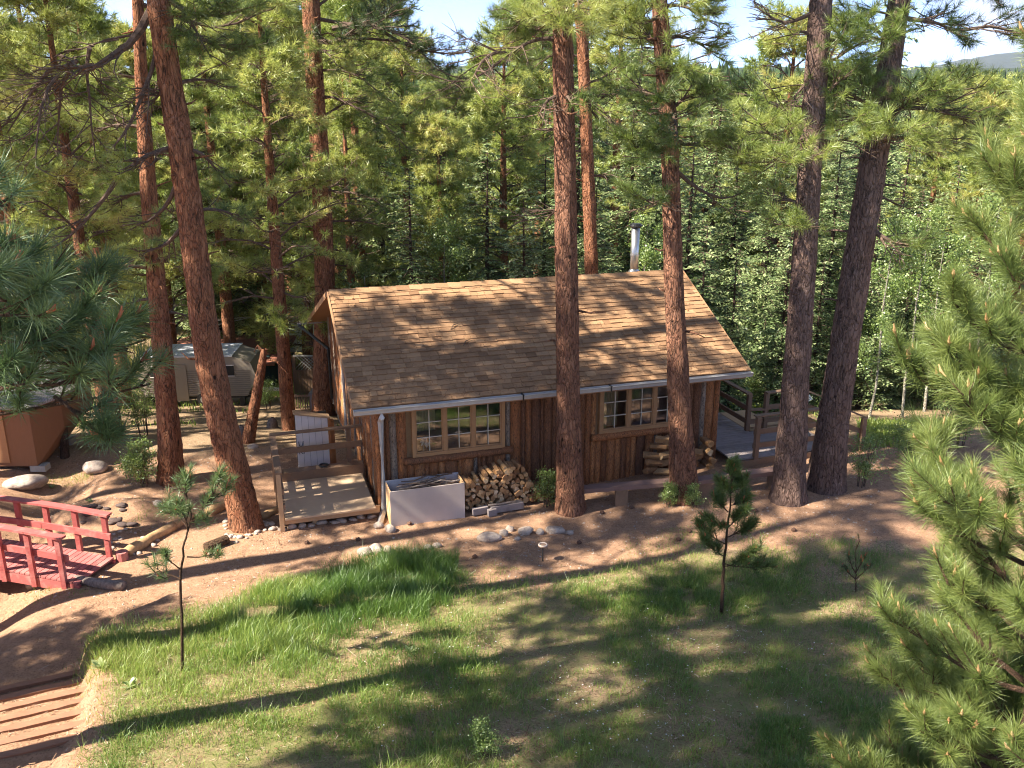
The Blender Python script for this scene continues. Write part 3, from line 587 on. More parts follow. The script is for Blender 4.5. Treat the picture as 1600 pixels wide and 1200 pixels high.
def firewood():
    r = np.random.RandomState(11); z = .13; row = 0
    prof = lambda x: np.interp(x, [1.60, 1.85, 2.15, 2.5, 2.75, 2.95, 3.15, 3.4], [.66, .74, .86, .98, .92, .80, .42, .22])
    while z < 1.0:
        x = 1.64+.055*(row % 2)
        while x < 3.4:
            r0 = r.uniform(.048, .078)
            if z < prof(x)-.02: make_log((x+r.uniform(-.012, .012), -.42+r.uniform(-.06, .05), z+r.uniform(-.012, .012)), r0, .42, (r.uniform(-.12, .12), 1, r.uniform(-.06, .06)), r, r.rand() < .62,
                                         '%s log in %s of the firewood heap, %s' % (r.choice(['round', 'split', 'wedge-shaped']), ('the bottom row', 'the second row', 'the third row', 'the fourth row', 'the fifth row', 'the sixth row', 'the seventh row', 'the eighth row', 'the ninth row', 'the top row', 'the top row')[row], 'next to the pale box' if x < 1.9 else ('left of its peak' if x < 2.3 else ('under its peak' if x < 2.7 else ('right of its peak' if x < 3.05 else 'at its right foot')))), 'logs in the firewood heap')
            x += .108
        z += .083; row += 1
    for k in range(7):
        make_log((3.25+r.uniform(-.1, .35), -.5+r.uniform(-.1, .1), .07+k*.02), .065, .40, (1, r.uniform(-.6, .6), 0), r, True, 'split log fallen off the right side of the firewood heap', 'logs fallen beside the heap')
    for k, (x0, x1, y, z) in enumerate(((1.72, 2.05, -.78, .09), (2.02, 2.2, -.9, .07), (2.1, 2.8, -.82, .10))):
        g = Geo(); g.beam((x0, y, z), (x1, y+.02, z+.01), .1, .14)
        ct_single(g, 'timber_offcut', M_grey, ('short grey block before the left foot of the firewood heap', 'squarish grey block between two longer offcuts before the firewood', 'longest grey offcut lying before the firewood heap')[k], 'timber block', (x0, y, 0), 'blocks before the firewood')
    g = Geo(); g.tube([(2.05, -.8, .2), (2.3, -.82, .2), (2.75, -.8, .22)], [.02, .025, .012], 6); ct_single(g, 'pale_stick', M_deadtwig, 'pale peeled stick on the grey offcut before the firewood heap', 'stick', (2.3, -.8, .2))
    # corner stack, big splits
    lay = [(5.95, .38), (6.25, .36), (6.6, .36), (6.95, .36), (7.3, .36), (6.02, .56), (6.35, .56), (6.7, .56), (7.05, .56), (7.33, .55), (5.98, .76), (6.3, .76), (6.65, .76), (7.0, .75), (7.35, .74), (6.1, .95), (6.42, .95), (6.75, .95), (6.2, 1.12), (6.5, 1.12), (7.35, .93)]
    for k, (x, z) in enumerate(lay):
        endon = x > 7.2; dd = (0, 1, 0) if endon else (1, r.uniform(-.5, .5), r.uniform(-.5, .5)*(.4 if k > 3 else 1))
        rw = int(round((z-.38)/.19)); nm_ = ('bottom', 'second', 'third', 'fourth', 'top')[min(rw, 4)]; po = ('leftmost', 'second', 'third', 'fourth', 'fifth', 'sixth')[sum(1 for a_, b_ in lay if abs(b_-z) < .06 and a_ < x)]
        make_log((x+r.uniform(-.03, .03), -.3+r.uniform(-.08, .05), z-.1), .105, .36 if not endon else .4, dd, r, True, 'weathered split log, %s in the %s layer of the stack at the cabin right corner' % (po, nm_), 'logs stacked at the right corner')
firewood()

def benches():
    for nm, a, b, za, zb, lg, lab in (('plank_bench', G(908, 792), G(1056, 780), .44, .44, ((.42,), (.93,)), 'rough half-log bench between the second and third trunks before the cabin'),
                                  ('plank_bench', G(1080, 778), G(1218, 762), .42, .45, ((.14,), (.93,)), 'reddish grey plank bench reaching from the third trunk towards the fourth')):
        a = np.array([*a[:2], gz(*a[:2])]); b = np.array([*b[:2], gz(*b[:2])]); e = empty(nm, lab, 'bench', a, 0, 'benches before the cabin')
        A = a+[0, 0, za]; B = b+[0, 0, zb]; dx = nrm(B-A); dy = np.array([-dx[1], dx[0], 0]); n = 16; r = np.random.RandomState(int(a[0]*10)); g = Geo(); V = []
        for k in range(n):
            c = A+(B-A)*k/(n-1); w = .12+.012*r.rand(); V += [c-dy*w+[0, 0, .0+.01*r.rand()], c+dy*w, c+dy*(w*.9)+[0, 0, -.07], c+[0, 0, -.10], c-dy*(w*.95)+[0, 0, -.075-.02*r.rand()]]
        Q = [[k*5+i, k*5+(i+1) % 5, (k+1)*5+(i+1) % 5, (k+1)*5+i] for k in range(n-1) for i in range(5)]; g.add(V, Q, [[0, 2, 1], [0, 3, 2], [0, 4, 3], [(n-1)*5, (n-1)*5+1, (n-1)*5+2], [(n-1)*5, (n-1)*5+2, (n-1)*5+3], [(n-1)*5, (n-1)*5+3, (n-1)*5+4]])
        shift(g, -a).obj('seat', M_benchw, e)
        for (t,) in lg:
            c = A+(B-A)*t; zgd = gz(c[0], c[1]); g = Geo(); g.beam((c[0], c[1], zgd-.1), (c[0], c[1], c[2]-.07), .26, .15, up=(0, 1, 0)); shift(g, -a).obj('leg', M_brownwood, e)
benches()

def right_deck():
    d = CT('side_deck', 'weathered grey board deck with brown railings at the cabin right end', 'deck', (9, 1, .0)); Z = .47; r = np.random.RandomState(8)
    g = Geo(); y = -.72
    while y < 5.6:
        w = .135; x1 = 10.5 if y < .72 else 9.12
        g.box(((7.78+x1)/2, y+w/2, Z-.018), (x1-7.78, w-.008, .036), tint=r.uniform(.25, .8)); y += w
    g.obj
    d.part(g, 'deck_boards', M_grey)
    g = Geo(); g.box((9.1, -.76, Z-.14), (2.9, .04, .2)); g.box((9.1, -.74, Z-.35), (2.8, .03, .2)); g.box((9.14, 3.2, Z-.1), (.04, 4.8, .2)); g.box((10.52, 0, Z-.1), (.04, 1.5, .2)); d.part(g, 'rim_board', M_brownwood)
    P = [(9.1, .85), (9.1, 2.35), (9.1, 3.9), (9.1, 5.5), (8.35, -.72), (9.45, -.72), (10.5, -.72), (9.55, .80), (10.5, .80), (11.2, -.72), (11.2, .8)]
    for k, (x, y) in enumerate(P):
        zt = 1.42 if x < 10.9 else 1.1; g = Geo(); g.box((x, y, (zt-.2)/2), (.10, .10, zt+.2)); d.part(g, 'post', M_brownwood)
    def rails(a, b, h=(1.43, 1.05, .72)):
        for i, z in enumerate(h):
            dz = b[2] if len(b) > 2 else 0
            g = Geo(); g.beam((a[0], a[1], z), (b[0], b[1], z+dz), .13 if i == 0 else .035, .035 if i == 0 else .12); d.part(g, 'rail', M_brownwood)
    rails((9.06, .8), (9.06, 5.5)); rails((8.3, -.66), (10.5, -.66)); rails((9.5, .76), (10.5, .76)); rails((10.5, -.66), (11.3, -.66, -.35)); rails((10.5, .76), (11.3, .76, -.35)); rails((9.12, .85), (9.5, .80), (1.0, .7))
    for k in range(2):
        g = Geo(); g.box((10.75+k*.35, .04, Z-.2-k*.18), (.34, 1.5, .04)); d.part(g, 'stair_tread', M_newwood)
    g = Geo(); g.box((9.9, 2.3, .12), (1.2, 1.5, .05)); g.box((9.9, 1.5, .3), (1.1, .25, .05)); ct_single(g, 'plank_path', M_newwood, 'pale boards lying on the ground behind the side deck railing', 'boards', (9.9, 2.3, 0))
right_deck()

def garden_light():
    p = G(848, 877); e = empty('garden_light', 'small path light on a thin dark stake before the stones', 'garden light', p)
    g = Geo(); g.tube([(0, 0, -.05), (0, 0, .30)], .011, 8); g.obj('stake', M_black, e)
    g = Geo(); g.tube([(0, 0, .29), (0, 0, .31), (0, 0, .33), (0, 0, .335)], [.03, .085, .09, .05], 16); g.obj('shade', plain('tarnished_cap', (.32, .22, .16), .5, .3), e, True)
    g = Geo(); an = np.linspace(0, 2*PI, 13); g.tube(np.stack([.075*np.cos(an), .075*np.sin(an), np.full(13, .34)], 1), .012, 6, cap=False); g.obj('rim', plain('pale_rim', (.6, .5, .42), .5), e, True)
garden_light()
STONES = [(764, 843, .26, .13, .12, 'largest pale stone left of the gap in the stone row behind the path light'), (787, 836, .12, .09, .10, 'broken stone between the two left rounded stones'), (797, 829, .10, .08, .09, 'small angular stone left of the middle rounded stone'),
          (822, 833, .17, .12, .12, 'smooth rounded pale stone in the middle of the row behind the path light'), (843, 834, .09, .08, .09, 'small stone with grass before it, right of the middle rounded stone'), (868, 831, .21, .14, .11, 'flat-topped pale stone at the right of the row'),
          (890, 833, .10, .07, .06, 'last little stone at the right end of the row'), (808, 843, .07, .05, .05, 'tiny reddish stone under the row of rounded stones'),
          (683, 855, .10, .07, .07, 'small half-buried stone at the top edge of the tall grass, right one'), (668, 858, .10, .08, .07, 'small half-buried stone at the top edge of the tall grass, left one'), (650, 862, .09, .07, .06, 'little stone in the grass edge below the kindling box'),
          (588, 862, .20, .12, .12, 'rugged stone at the upper grass edge below the downspout'), (570, 866, .16, .1, .11, 'rugged stone at the upper left grass edge'), (606, 862, .10, .09, .09, 'stone right of the rugged stones at the grass edge'), (612, 868, .1, .08, .08, 'pale stone among grass blades below the downspout'),
          (365, 705, .20, .14, .16, 'round boulder in the sun between the second and first trunks'), (40, 760, .5, .32, .2, 'broad boulder before the brown shed'), (150, 737, .32, .25, .2, 'rounded boulder right of the brown shed'), (262, 742, .1, .07, .06, 'flat dark stone on the bank above the log edging'),
          (247, 789, .14, .09, .08, 'flat grey stone on the dirt bank'), (395, 700, .15, .1, .08, 'small stone at the foot of the dead leaning trunk')]
for k, (px, py, a, b, c, lab) in enumerate(STONES):
    p = G(px, py); rock(p, a, b, c, 50+k, 'stone', lab)
nr = np.random.RandomState(4)
for k in range(52):                                              # cobbles beside the first trunk and the deck
    px, py = nr.uniform(352, 445), nr.uniform(812, 850)
    if py > 855-(px-340)*.22: continue
    p = G(px, py); s_ = nr.uniform(.03, .075); rock(p, s_*1.3, s_, s_*.7, 200+k, 'cobble', 'small pale cobble in the patch between the leaning trunk and the entry deck', 'cobbles beside the leaning trunk', n=6)
for k in range(26):
    px, py = nr.uniform(165, 250), nr.uniform(826, 868); p = G(px, py); s_ = nr.uniform(.025, .06); rock(p, s_*1.3, s_, s_*.7, 300+k, 'cobble', 'small cobble on the bare bank right of the red bridge', 'cobbles right of the red bridge', n=6)
for k in range(20):
    px, py = nr.uniform(125, 235), nr.uniform(790, 822); p = G(px, py); s_ = nr.uniform(.035, .10); rock(p-[0, 0, .03], s_*1.4, s_, s_*.55, 340+k, 'dark_stone', 'dark stone in the shaded heap beyond the red bridge', 'dark stones beyond the red bridge', plain('dark_stone', (.10, .07, .06), .9) if k == 0 else bpy.data.materials['dark_stone'], n=6)

def edging():
    for (a, b, r0, lab) in (((198, 868), (272, 826), .10, 'bark-stripped log edging the path right of the red bridge'), ((270, 826), (303, 812), .09, 'middle log of the path edging behind the small sapling'), ((326, 806), (361, 790), .11, 'log of the path edging nearest the leaning trunk on its left'),
                            ((409, 811), (438, 797), .08, 'short log between the leaning trunk and the entry deck'), ((48, 918), (192, 921), .09, 'pale log lying at the near side of the red bridge')):
        A = G(*a); B = G(*b); n = 9; t = np.linspace(0, 1, n)[:, None]; P = A+(B-A)*t; P[:, 2] = zg(P[:, 0], P[:, 1])+r0*.6; P[:, :2] += np.random.RandomState(int(a[0])).randn(n, 2)*.012
        g = Geo(); g.tube(P, r0*(1+.1*np.sin(np.arange(n))), 10); single(g, 'edging_log', M_cut if a[0] != 48 else M_deadtwig, lab, 'log', P[0], 'logs edging the path', True)
    A = G(322, 862); g = Geo(); g.tube([A+[0, 0, .08], A+[.30, .35, .08]], .095, 12); single(g, 'log_stub', MB_log, 'short log stub lying end-on right of the small sapling stem', 'log', A)
    names = ['uppermost shaded timber step', 'second timber step from the top', 'third timber step from the top', 'fourth timber step from the top', 'fifth timber step from the top', 'sixth timber step near the picture corner', 'lowest timber step at the picture corner']
    d = np.array([.917, .399, 0]); up = np.array([0, 0, 1.]); s = np.array([-d[1], d[0], 0])
    for k, nm in enumerate(names):
        q = 10.32-.43*k-.035; u = np.linspace(-4, 4, 800); X_ = -6.4+u*d[0]+(q/.917)*0; Y_ = (q+(X_+6.4)*.399)/.917; xb = np.interp(Y_, XB[:, 0], XB[:, 1]); i = int(np.argmax(X_ > xb+.05+.05*(k % 2))); B = np.array([X_[i], Y_[i], .12*(k+1)+.01]); A = B-d*2.4
        g = Geo(); n = 16; V = []; r = np.random.RandomState(k)
        for j in range(n):
            c = A+(B-A)*j/(n-1); w = r.randn(4)*.004; V += [c-s*(.06+w[0])-up*.12, c+s*(.06+w[1])-up*.12, c+s*(.055+w[2])+up*(.022+w[3]), c-s*.055+up*(.022+w[0])]
        g.add(V, [[j*4+i, j*4+(i+1) % 4, j*4+4+(i+1) % 4, j*4+4+i] for j in range(n-1) for i in range(4)]+[[3, 2, 1, 0], [n*4-4, n*4-3, n*4-2, n*4-1]]); single(g, 'stair_timber', M_soilwood, nm+' of the dirt stair', 'stair timber', A, 'timbers of the dirt stair')
edging()

def bridge():
    A = np.array([-7.42, 14.32, 0]); d = nrm([-.955, .235, 0]); s = np.array([-d[1], d[0], 0]); s = s if s[1] > 0 else -s; n = 42; r = np.random.RandomState(2)
    base = A+[0, 0, .07]; e = empty('foot_bridge', 'red painted wooden footbridge with railings over the ditch', 'bridge', (A[0], A[1], 0)); off = -np.array([A[0], A[1], 0]); hw = .46
    def P(t, w, z): 
        arch = .10*(1-((t-2.2)/2.4)**2) if t < 4.6 else 0
        return base+d*t+s*w+np.array([0, 0, z+max(arch, -.02)])
    g = Geo()
    for k in range(n):
        t = .02+k*.108; c = P(t+.05, 0, 0); x = nrm(P(t+.1, 0, 0)-P(t, 0, 0)); z = np.cross(x, s); z = z if z[2] > 0 else -z
        g.box(c, (.094, 2*hw+.06, .035), np.stack([x, s, z], 1), tint=r.rand())
    shift(g, off).obj('deck_boards', M_redd, e)
    for w in (-hw, hw):
        g = Geo()
        for k in range(8): g.beam(P(k*.58, w, -.12), P((k+1)*.58, w, -.12), .06, .18)
        shift(g, off).obj('side_beam', M_red, e)
        t0 = .12 if w > 0 else .28
        for k in range(6):
            t = t0+k*.62
            g = Geo(); g.beam(P(t, w*1.08, -.2), P(t, w*1.08, .84), .085, .085, up=(0, 1, 0)); shift(g, off).obj('post', M_red, e)
        for z, ww, hh in ((.87, .15, .04), (.45, .04, .12)):
            g = Geo()
            for k in range(5): a = t0-.12+k*.72; g.beam(P(a, w*(1.08 if z > .8 else .98), z), P(a+.74, w*(1.08 if z > .8 else .98), z), ww, hh)
            shift(g, off).obj('rail', M_red, e)
    g = Geo(); q = A+s*.62-d*.05; g.tube([(q[0], q[1], -.1), (q[0], q[1], .16)], .11, 10); shift(g, off).obj('log_block', M_redd, e)
bridge()

def shed():
    p = G(30, 736); x0 = -13.6; e = empty('garden_shed', 'brown panelled shed with flared sides and grey shingle roof', 'shed', (p[0], p[1], p[2])); o = -np.array(p)
    M_sh = woodmat('brown_shed_panel', (.27, .13, .065), (.21, .10, .05), (9, 9, 1.5), .7); z0 = p[2]+.12; R1 = atY(60, 735, p[1])[0]; R2 = atY(62, 640, p[1])[0]; zt = atY(60, 637, p[1])[2]+.1
    y0 = p[1]; rb = R1; rm = R1+.0
    back = 1.9; X = [R1-3, R1]; xr = atY(97, 655, y0+.7)[0]; zm = atY(97, 668, y0+.7)[2]
    V = [(R1-3, y0, z0), (R1, y0, z0), (R1, y0, zt), (R1-3, y0, zt), (R1+.02, y0+.35, z0), (xr, y0+.75, zm), (xr, y0+.75, zt-.05), (R1-.2, y0+back, z0), (xr-.1, y0+back+.6, zm), (xr-.1, y0+back+.6, zt), (R1-3, y0+back+.6, z0), (R1-3, y0+back+.6, zt)]
    g = Geo(); g.add(V, [[0, 1, 2, 3], [4, 7, 8, 5], [5, 8, 9, 6], [10, 0, 3, 11], [7, 10, 11, 9]], [[1, 4, 5], [1, 5, 2], [2, 5, 6], [7, 9, 8]]); shift(g, o).obj('wall', M_sh, e)
    g = Geo(); cx = R1-1.3; ap = (cx, y0+1.2, zt+1.0); E_ = [(R1-3.2, y0-.2, zt-.02), (R1+.12, y0-.2, zt-.02), (xr+.12, y0+.75, zt-.02), (xr+.1, y0+back+.8, zt-.02), (R1-3.2, y0+back+.8, zt-.02)]
    g.add(E_+[ap]+[(a, b, c-.06) for a, b, c in E_], [[6+i, 6+(i+1) % 5, (i+1) % 5, i] for i in range(5)], [[i, (i+1) % 5, 5] for i in range(5)])
    m = M('grey_shingles'); b = m.n('TexBrick'); b.inputs['Scale'].default_value = 6; b.inputs['Color1'].default_value = (.28, .26, .25, 1); b.inputs['Color2'].default_value = (.38, .35, .33, 1); b.inputs['Mortar'].default_value = (.1, .09, .09, 1); m.l(m.mapping((1, 1, 1.6)), b.inputs[0]); m.bsdf(b.outputs[0], .9)
    shift(g, o).obj('roof', m.m, e)
    g = Geo(); g.box((R1+.0, y0+.1, z0-.06), (.35, .25, .14)); g.box((R1-2, y0+.1, z0-.06), (.35, .25, .14)); g.box((R1-.2, y0+1.8, z0-.06), (.35, .25, .14)); shift(g, o).obj('footing', plain('concrete_block', (.35, .33, .3), .9), e)
    g = Geo(); g.box((R1-.98, y0-.015, z0+.9), (.75, .03, 1.6)); shift(g, o).obj('door', woodmat('tan_shed_door', (.46, .25, .12), (.40, .2, .09)), e)
shed()

def trailer():
    p = np.array([-10.45, 28.6, 0]); p[2] = gz(p[0], p[1]); e = empty('camper_trailer', 'old beige camper trailer with lapped siding and pale flat roof', 'camper trailer', p, math.radians(4)); e.scale = (.84, .84, .84)
    Lh, Wd = 2.15, 1.9; z0, z1 = .38, 2.02; M_b = woodmat('beige_metal_siding', (.38, .33, .26), (.33, .28, .22), (1, 1, 1), .5)
    side = [(-Lh, z0+.05), (-Lh-.25, z0+.6), (-Lh, z1), (1.35, z1), (Lh-.1, z1-.25), (Lh+.12, z0+.75), (Lh-.3, z0)]; side = side[::-1]; k = len(side)
    g = Geo(); V = [(x, 0, z) for x, z in side]+[(x, Wd, z) for x, z in side]; c0 = len(V); V += [(0, 0, 1.2), (0, Wd, 1.2)]
    g.add(V, [[i, i+k, (i+1) % k+k, (i+1) % k] for i in range(k)], [[c0, i, (i+1) % k] for i in range(k)]+[[c0+1, (i+1) % k+k, i+k] for i in range(k)]); g.obj('body', M_b, e)
    g = Geo()
    for z in np.arange(z0+.05, z1-.55, .085): g.box((-.05, -.012, z), (4.1, .02, .018), tint=.1)
    g.obj('siding_ribs', M_b, e)
    g = Geo(); g.box((-.42, .95, z1+.03), (3.6, 1.98, .05)); g.obj('roof', plain('pale_roof_sheet', (.62, .64, .68), .5), e)
    g = Geo(); g.box((-.75, -.02, .98), (.6, .03, 1.5)); dr = g.obj('door', woodmat('tan_door', (.34, .29, .22), (.3, .25, .19)), e)
    for x in (-1.5, 1.05):
        g = Geo(); g.box((x, -.02, 1.45), (.7, .03, .42)); w = g.obj('window', M_black, e)
        g = Geo(); g.beam((x-.37, -.03, 1.23), (x+.37, -.03, 1.23), .03, .03); g.beam((x-.37, -.03, 1.67), (x+.37, -.03, 1.67), .03, .03); g.obj('frame', M_white, w)
    for x in (.15,):
        for y in (.02, Wd-.2):
            g = Geo(); g.tube([(x, y-.06, .27), (x, y+.12, .27)], .29, 20); w = g.obj('wheel', M_black, e)
            g = Geo(); g.tube([(x, y-.075, .27), (x, y-.05, .27)], [.15, .17], 14); g.obj('rim', plain('dull_hub', (.55, .53, .5), .4, .5), w)
    g = Geo(); g.beam((Lh-.4, .7, z0-.05), (Lh+1.0, .95, z0-.05), .07, .09); g.beam((Lh-.4, 1.2, z0-.05), (Lh+1.0, .95, z0-.05), .07, .09); g.beam((Lh+.9, .95, 0), (Lh+.9, .95, .6), .06, .06, up=(0, 1, 0)); g.obj('tow_hitch', M_white, e)
    g = Geo(); g.box((-2.0, .2, .1), (.2, .2, .5)); g.box((1.6, .2, .12), (.2, .2, .55)); g.box((0, .95, .3), (3.8, 1.5, .12)); g.obj('chassis', M_black, e)
trailer()

def far_yard():
    def at(px, py, Y): q = atY(px, py, Y); return q
    # neighbour cottage
    Y = 34.0; a = at(345, 560, Y); b = at(418, 556, Y); zt = at(380, 540, Y+2.2)[2]; g0 = gz(a[0], Y)
    e = empty('neighbour_cottage', 'dark green cottage with a terracotta roof behind the camper', 'cottage', (a[0], Y, g0)); o = -np.array([a[0], Y, g0])
    g = Geo(); g.box(((a[0]+b[0])/2-1, Y+2.2, (g0+a[2])/2-.1), (b[0]-a[0]+2, 4.2, a[2]-g0+.2)); shift(g, o).obj('wall', plain('dark_green_boards', (.025, .055, .05), .7), e)
    g = Geo(); x0, x1 = a[0]-2.4, b[0]+.35; z = a[2]; g.add([(x0, Y-.35, z-.1), (x1, Y-.35, z-.1), (x1, Y+2.2, zt+.25), (x0, Y+2.2, zt+.25), (x0, Y+4.8, z-.1), (x1, Y+4.8, z-.1), (x0, Y-.35, z-.2), (x1, Y-.35, z-.2)], [[0, 1, 2, 3], [3, 2, 5, 4], [6, 7, 1, 0]], [[1, 5, 2], [0, 3, 4]]); shift(g, o).obj('roof', plain('terracotta_roof', (.40, .16, .10), .8, var=.25), e)
    g = Geo(); g.box((a[0]+1.0, Y-.02, g0+1.2), (.6, .06, .8)); shift(g, o).obj('window', M_black, e)
    # metal roofed lean-to with lattice
    Y = 36.0; a = at(425, 548, Y); b = at(540, 548, Y); g0 = gz(a[0], Y); e = empty('carport', 'open carport with a pale metal roof behind the dark trunks', 'carport', (a[0], Y, g0)); o = -np.array([a[0], Y, g0])
    g = Geo(); z = a[2]
    for k in range(9): xx = a[0]+(b[0]-a[0])*k/9; g.box((xx+(b[0]-a[0])/18, Y+1.6, z+.25), ((b[0]-a[0])/9-.03, 3.4, .04), rotm(.16, 0, 0))
    shift(g, o).obj('roof', plain('pale_metal_roof', (.60, .61, .64), .4, .2), e)
    for x in (a[0]+.1, (a[0]+b[0])/2, b[0]-.1):
        g = Geo(); g.box((x, Y+.3, (g0+z)/2), (.12, .12, z-g0)); shift(g, o).obj('post', M_brownwood, e)
    g = Geo(); g.box(((a[0]+b[0])/2+.3, Y+2.9, (g0+z)/2), (b[0]-a[0]-.8, .1, z-g0)); shift(g, o).obj('back_wall', plain('dark_boards', (.09, .055, .04), .8), e)
    Y = 31.0; a = at(458, 556, Y); b = at(508, 578, Y); w = b[0]-a[0]; h = a[2]-b[2]; e = empty('lattice_screen', 'dark board screen with a lattice top beyond the cabin left end', 'screen', (a[0], Y, gz(a[0], Y))); o = -np.array([a[0], Y, gz(a[0], Y)])
    g = Geo(); n = 9
    for k in range(-3, n+3):
        for s in (-1, 1):
            x0 = a[0]+w*k/n; x1 = x0+s*h; 
            lo, hi = (x0, b[2]), (x1, a[2])
            if min(x0, x1) < a[0]-.01 or max(x0, x1) > b[0]+.01: continue
            g.beam((lo[0], Y+s*.01, lo[1]), (hi[0], Y+s*.01, hi[1]), .012, .03, up=(0, 1, 0))
    g.beam((a[0], Y, a[2]), (b[0], Y, a[2]), .05, .05); shift(g, o).obj('lattice', plain('pale_lattice', (.5, .47, .42), .7), e)
    g = Geo(); zb = gz(a[0], Y); n = 10
    for k in range(n): g.box((a[0]+w*(k+.5)/n, Y, (b[2]+zb)/2), (w/n-.012, .03, b[2]-zb)); 
    shift(g, o).obj('boards', M_brownwood, e)
    for x in (a[0], b[0]): g = Geo(); g.box((x, Y+.03, (a[2]+zb)/2), (.1, .1, a[2]-zb)); shift(g, o).obj('post', M_brownwood, e)
    # low picket fence and grey crate
    Y = 27.6; a = at(446, 618, Y); b = at(505, 610, Y); bot = at(446, 646, Y)[2]; e = empty('picket_fence', 'low dark picket fence beyond the cabin left end', 'fence', (a[0], Y, bot)); o = -np.array([a[0], Y, bot]); zt = a[2]
    for k in range(17):
        x = a[0]+(b[0]-a[0])*k/16; g = Geo(); g.box((x, Y, (zt+bot)/2), (.04, .03, zt-bot)); shift(g, o).obj('picket', M_brownwood, e)
    for z in (zt, bot+.12): g = Geo(); g.box(((a[0]+b[0])/2, Y-.03, z), (b[0]-a[0]+.1, .03, .07)); shift(g, o).obj('rail', M_brownwood, e)
    Y = 26.8; a = at(484, 618, Y); b = at(506, 642, Y); e = empty('storage_crate', 'weathered wooden storage crate before the picket fence', 'crate', (a[0], Y, b[2])); o = -np.array([a[0], Y, b[2]]); w = b[0]-a[0]; h = a[2]-b[2]
    g = Geo(); g.box((a[0]+w/2, Y+.3, b[2]+h/2-.1), (w, .6, h+.2)); shift(g, o).obj('body', M_grey, e); g = Geo(); g.box((a[0]+w/2, Y+.3, a[2]+.03), (w+.08, .68, .05)); shift(g, o).obj('lid', M_grey, e)
    # utility wires
    for k, (p, q) in enumerate((((300, 505), (830, 398)), ((300, 516), (860, 345)))):
        A = at(*p, 33); B = at(*q, 45); t = np.linspace(0, 1, 14)[:, None]; P = A+(B-A)*t; P[:, 2] -= .5*np.sin(np.linspace(0, PI, 14)); g = Geo(); g.tube(P, .012, 4)
        single(g, 'utility_wire', plain('grey_wire', (.4, .4, .4), .5), ('lower' if k == 0 else 'upper')+' thin grey wire strung between trees behind the cabin roof', 'wire', A, 'utility wires')
    # plank bridge / log rail seen far right
    A = G(1232, 612); B = G(1300, 616); g = Geo(); g.tube([A+[0, 0, .3], B+[0, 0, .3]], .14, 8); single(g, 'fallen_log', MB_log, 'grey log lying beyond the right deck between the two right trunks', 'log', A)
far_yard()

# ------------------------------------------------------------------ vegetation generators
UP = np.array([0, 0, 1.0])
def tuft_template(n, ln, wd, seed, shoot=.5, a0=15, a1=110, curved=False):
    """a shoot of needles along +z ending at the origin; lengths in units of 1"""
    r = np.random.RandomState(seed); th = np.radians(r.uniform(a0, a1, n)); ph = r.uniform(0, 2*PI, n)
    o = np.zeros((n, 3)); t = r.rand(n)**1.2; o[:, 2] = -t*shoot; th = th*(.55+.45*t)
    d = np.stack([np.sin(th)*np.cos(ph), np.sin(th)*np.sin(ph), np.cos(th)], 1); L_ = ln*r.uniform(.7, 1.1, n)[:, None]
    s = np.cross(d, r.randn(n, 3)); s /= np.linalg.norm(s, axis=1)[:, None]
    if not curved:
        V = np.stack([o-s*wd/2, o+s*wd/2, o+d*L_], 1).reshape(-1, 3); T = np.arange(3*n).reshape(-1, 3); nv = 3
    else:
        bend = r.randn(n, 3)*.05*ln+np.array([0, 0, -.03*ln]); m_ = o+d*L_*.55; e_ = o+d*L_+bend
        V = np.stack([o-s*wd*.4, o+s*wd*.4, m_-s*wd*.5, m_+s*wd*.5, e_], 1).reshape(-1, 3); b = np.arange(n)[:, None]*5
        T = np.stack([b+[0, 1, 3], b+[0, 3, 2], b+[2, 3, 4]], 1).reshape(-1, 3); nv = 5
    tn = np.repeat(r.uniform(-.13, .13, n), nv); return V, T, tn
def place(g, tmpls, P, D, S, TN, seed=0):
    """copies of the templates at P, along D, scaled S"""
    P = np.asarray(P, float); D = np.asarray(D, float); S = np.asarray(S, float); TN = np.asarray(TN, float)
    if len(P) == 0: return
    r = np.random.RandomState(seed); D = D/(np.linalg.norm(D, axis=1)[:, None]+1e-9); e1 = np.cross(D, r.randn(len(P), 3)); e1 /= np.linalg.norm(e1, axis=1)[:, None]+1e-9; e2 = np.cross(D, e1)
    B = np.stack([e1, e2, D], 1); k = r.randint(0, len(tmpls), len(P))
    for q, (V, T, tn) in enumerate(tmpls):
        ix = np.where(k == q)[0]
        if len(ix) == 0: continue
        X = np.einsum('vi,kij->kvj', V, B[ix])*S[ix][:, None, None]+P[ix][:, None, :]
        nv = len(V); g.add(X.reshape(-1, 3), None, (T[None]+np.arange(len(ix))[:, None, None]*nv).reshape(-1, 3), tint=np.clip(TN[ix][:, None]+tn[None, :], 0, 1).ravel())
TUFT_MID = [tuft_template(52, 1.0, .036, 100+k, .7, 10, 125) for k in range(5)]
TUFT_FAR = [tuft_template(20, 1.0, .085, 120+k, .7, 10, 125) for k in range(5)]
TUFT_NEAR = [tuft_template(210, 1.0, .0145, 140+k, 1.3, 14, 100, True) for k in range(5)]
TUFT_SAP = [tuft_template(70, 1.0, .035, 160+k, 1.1, 15, 95, True) for k in range(4)]

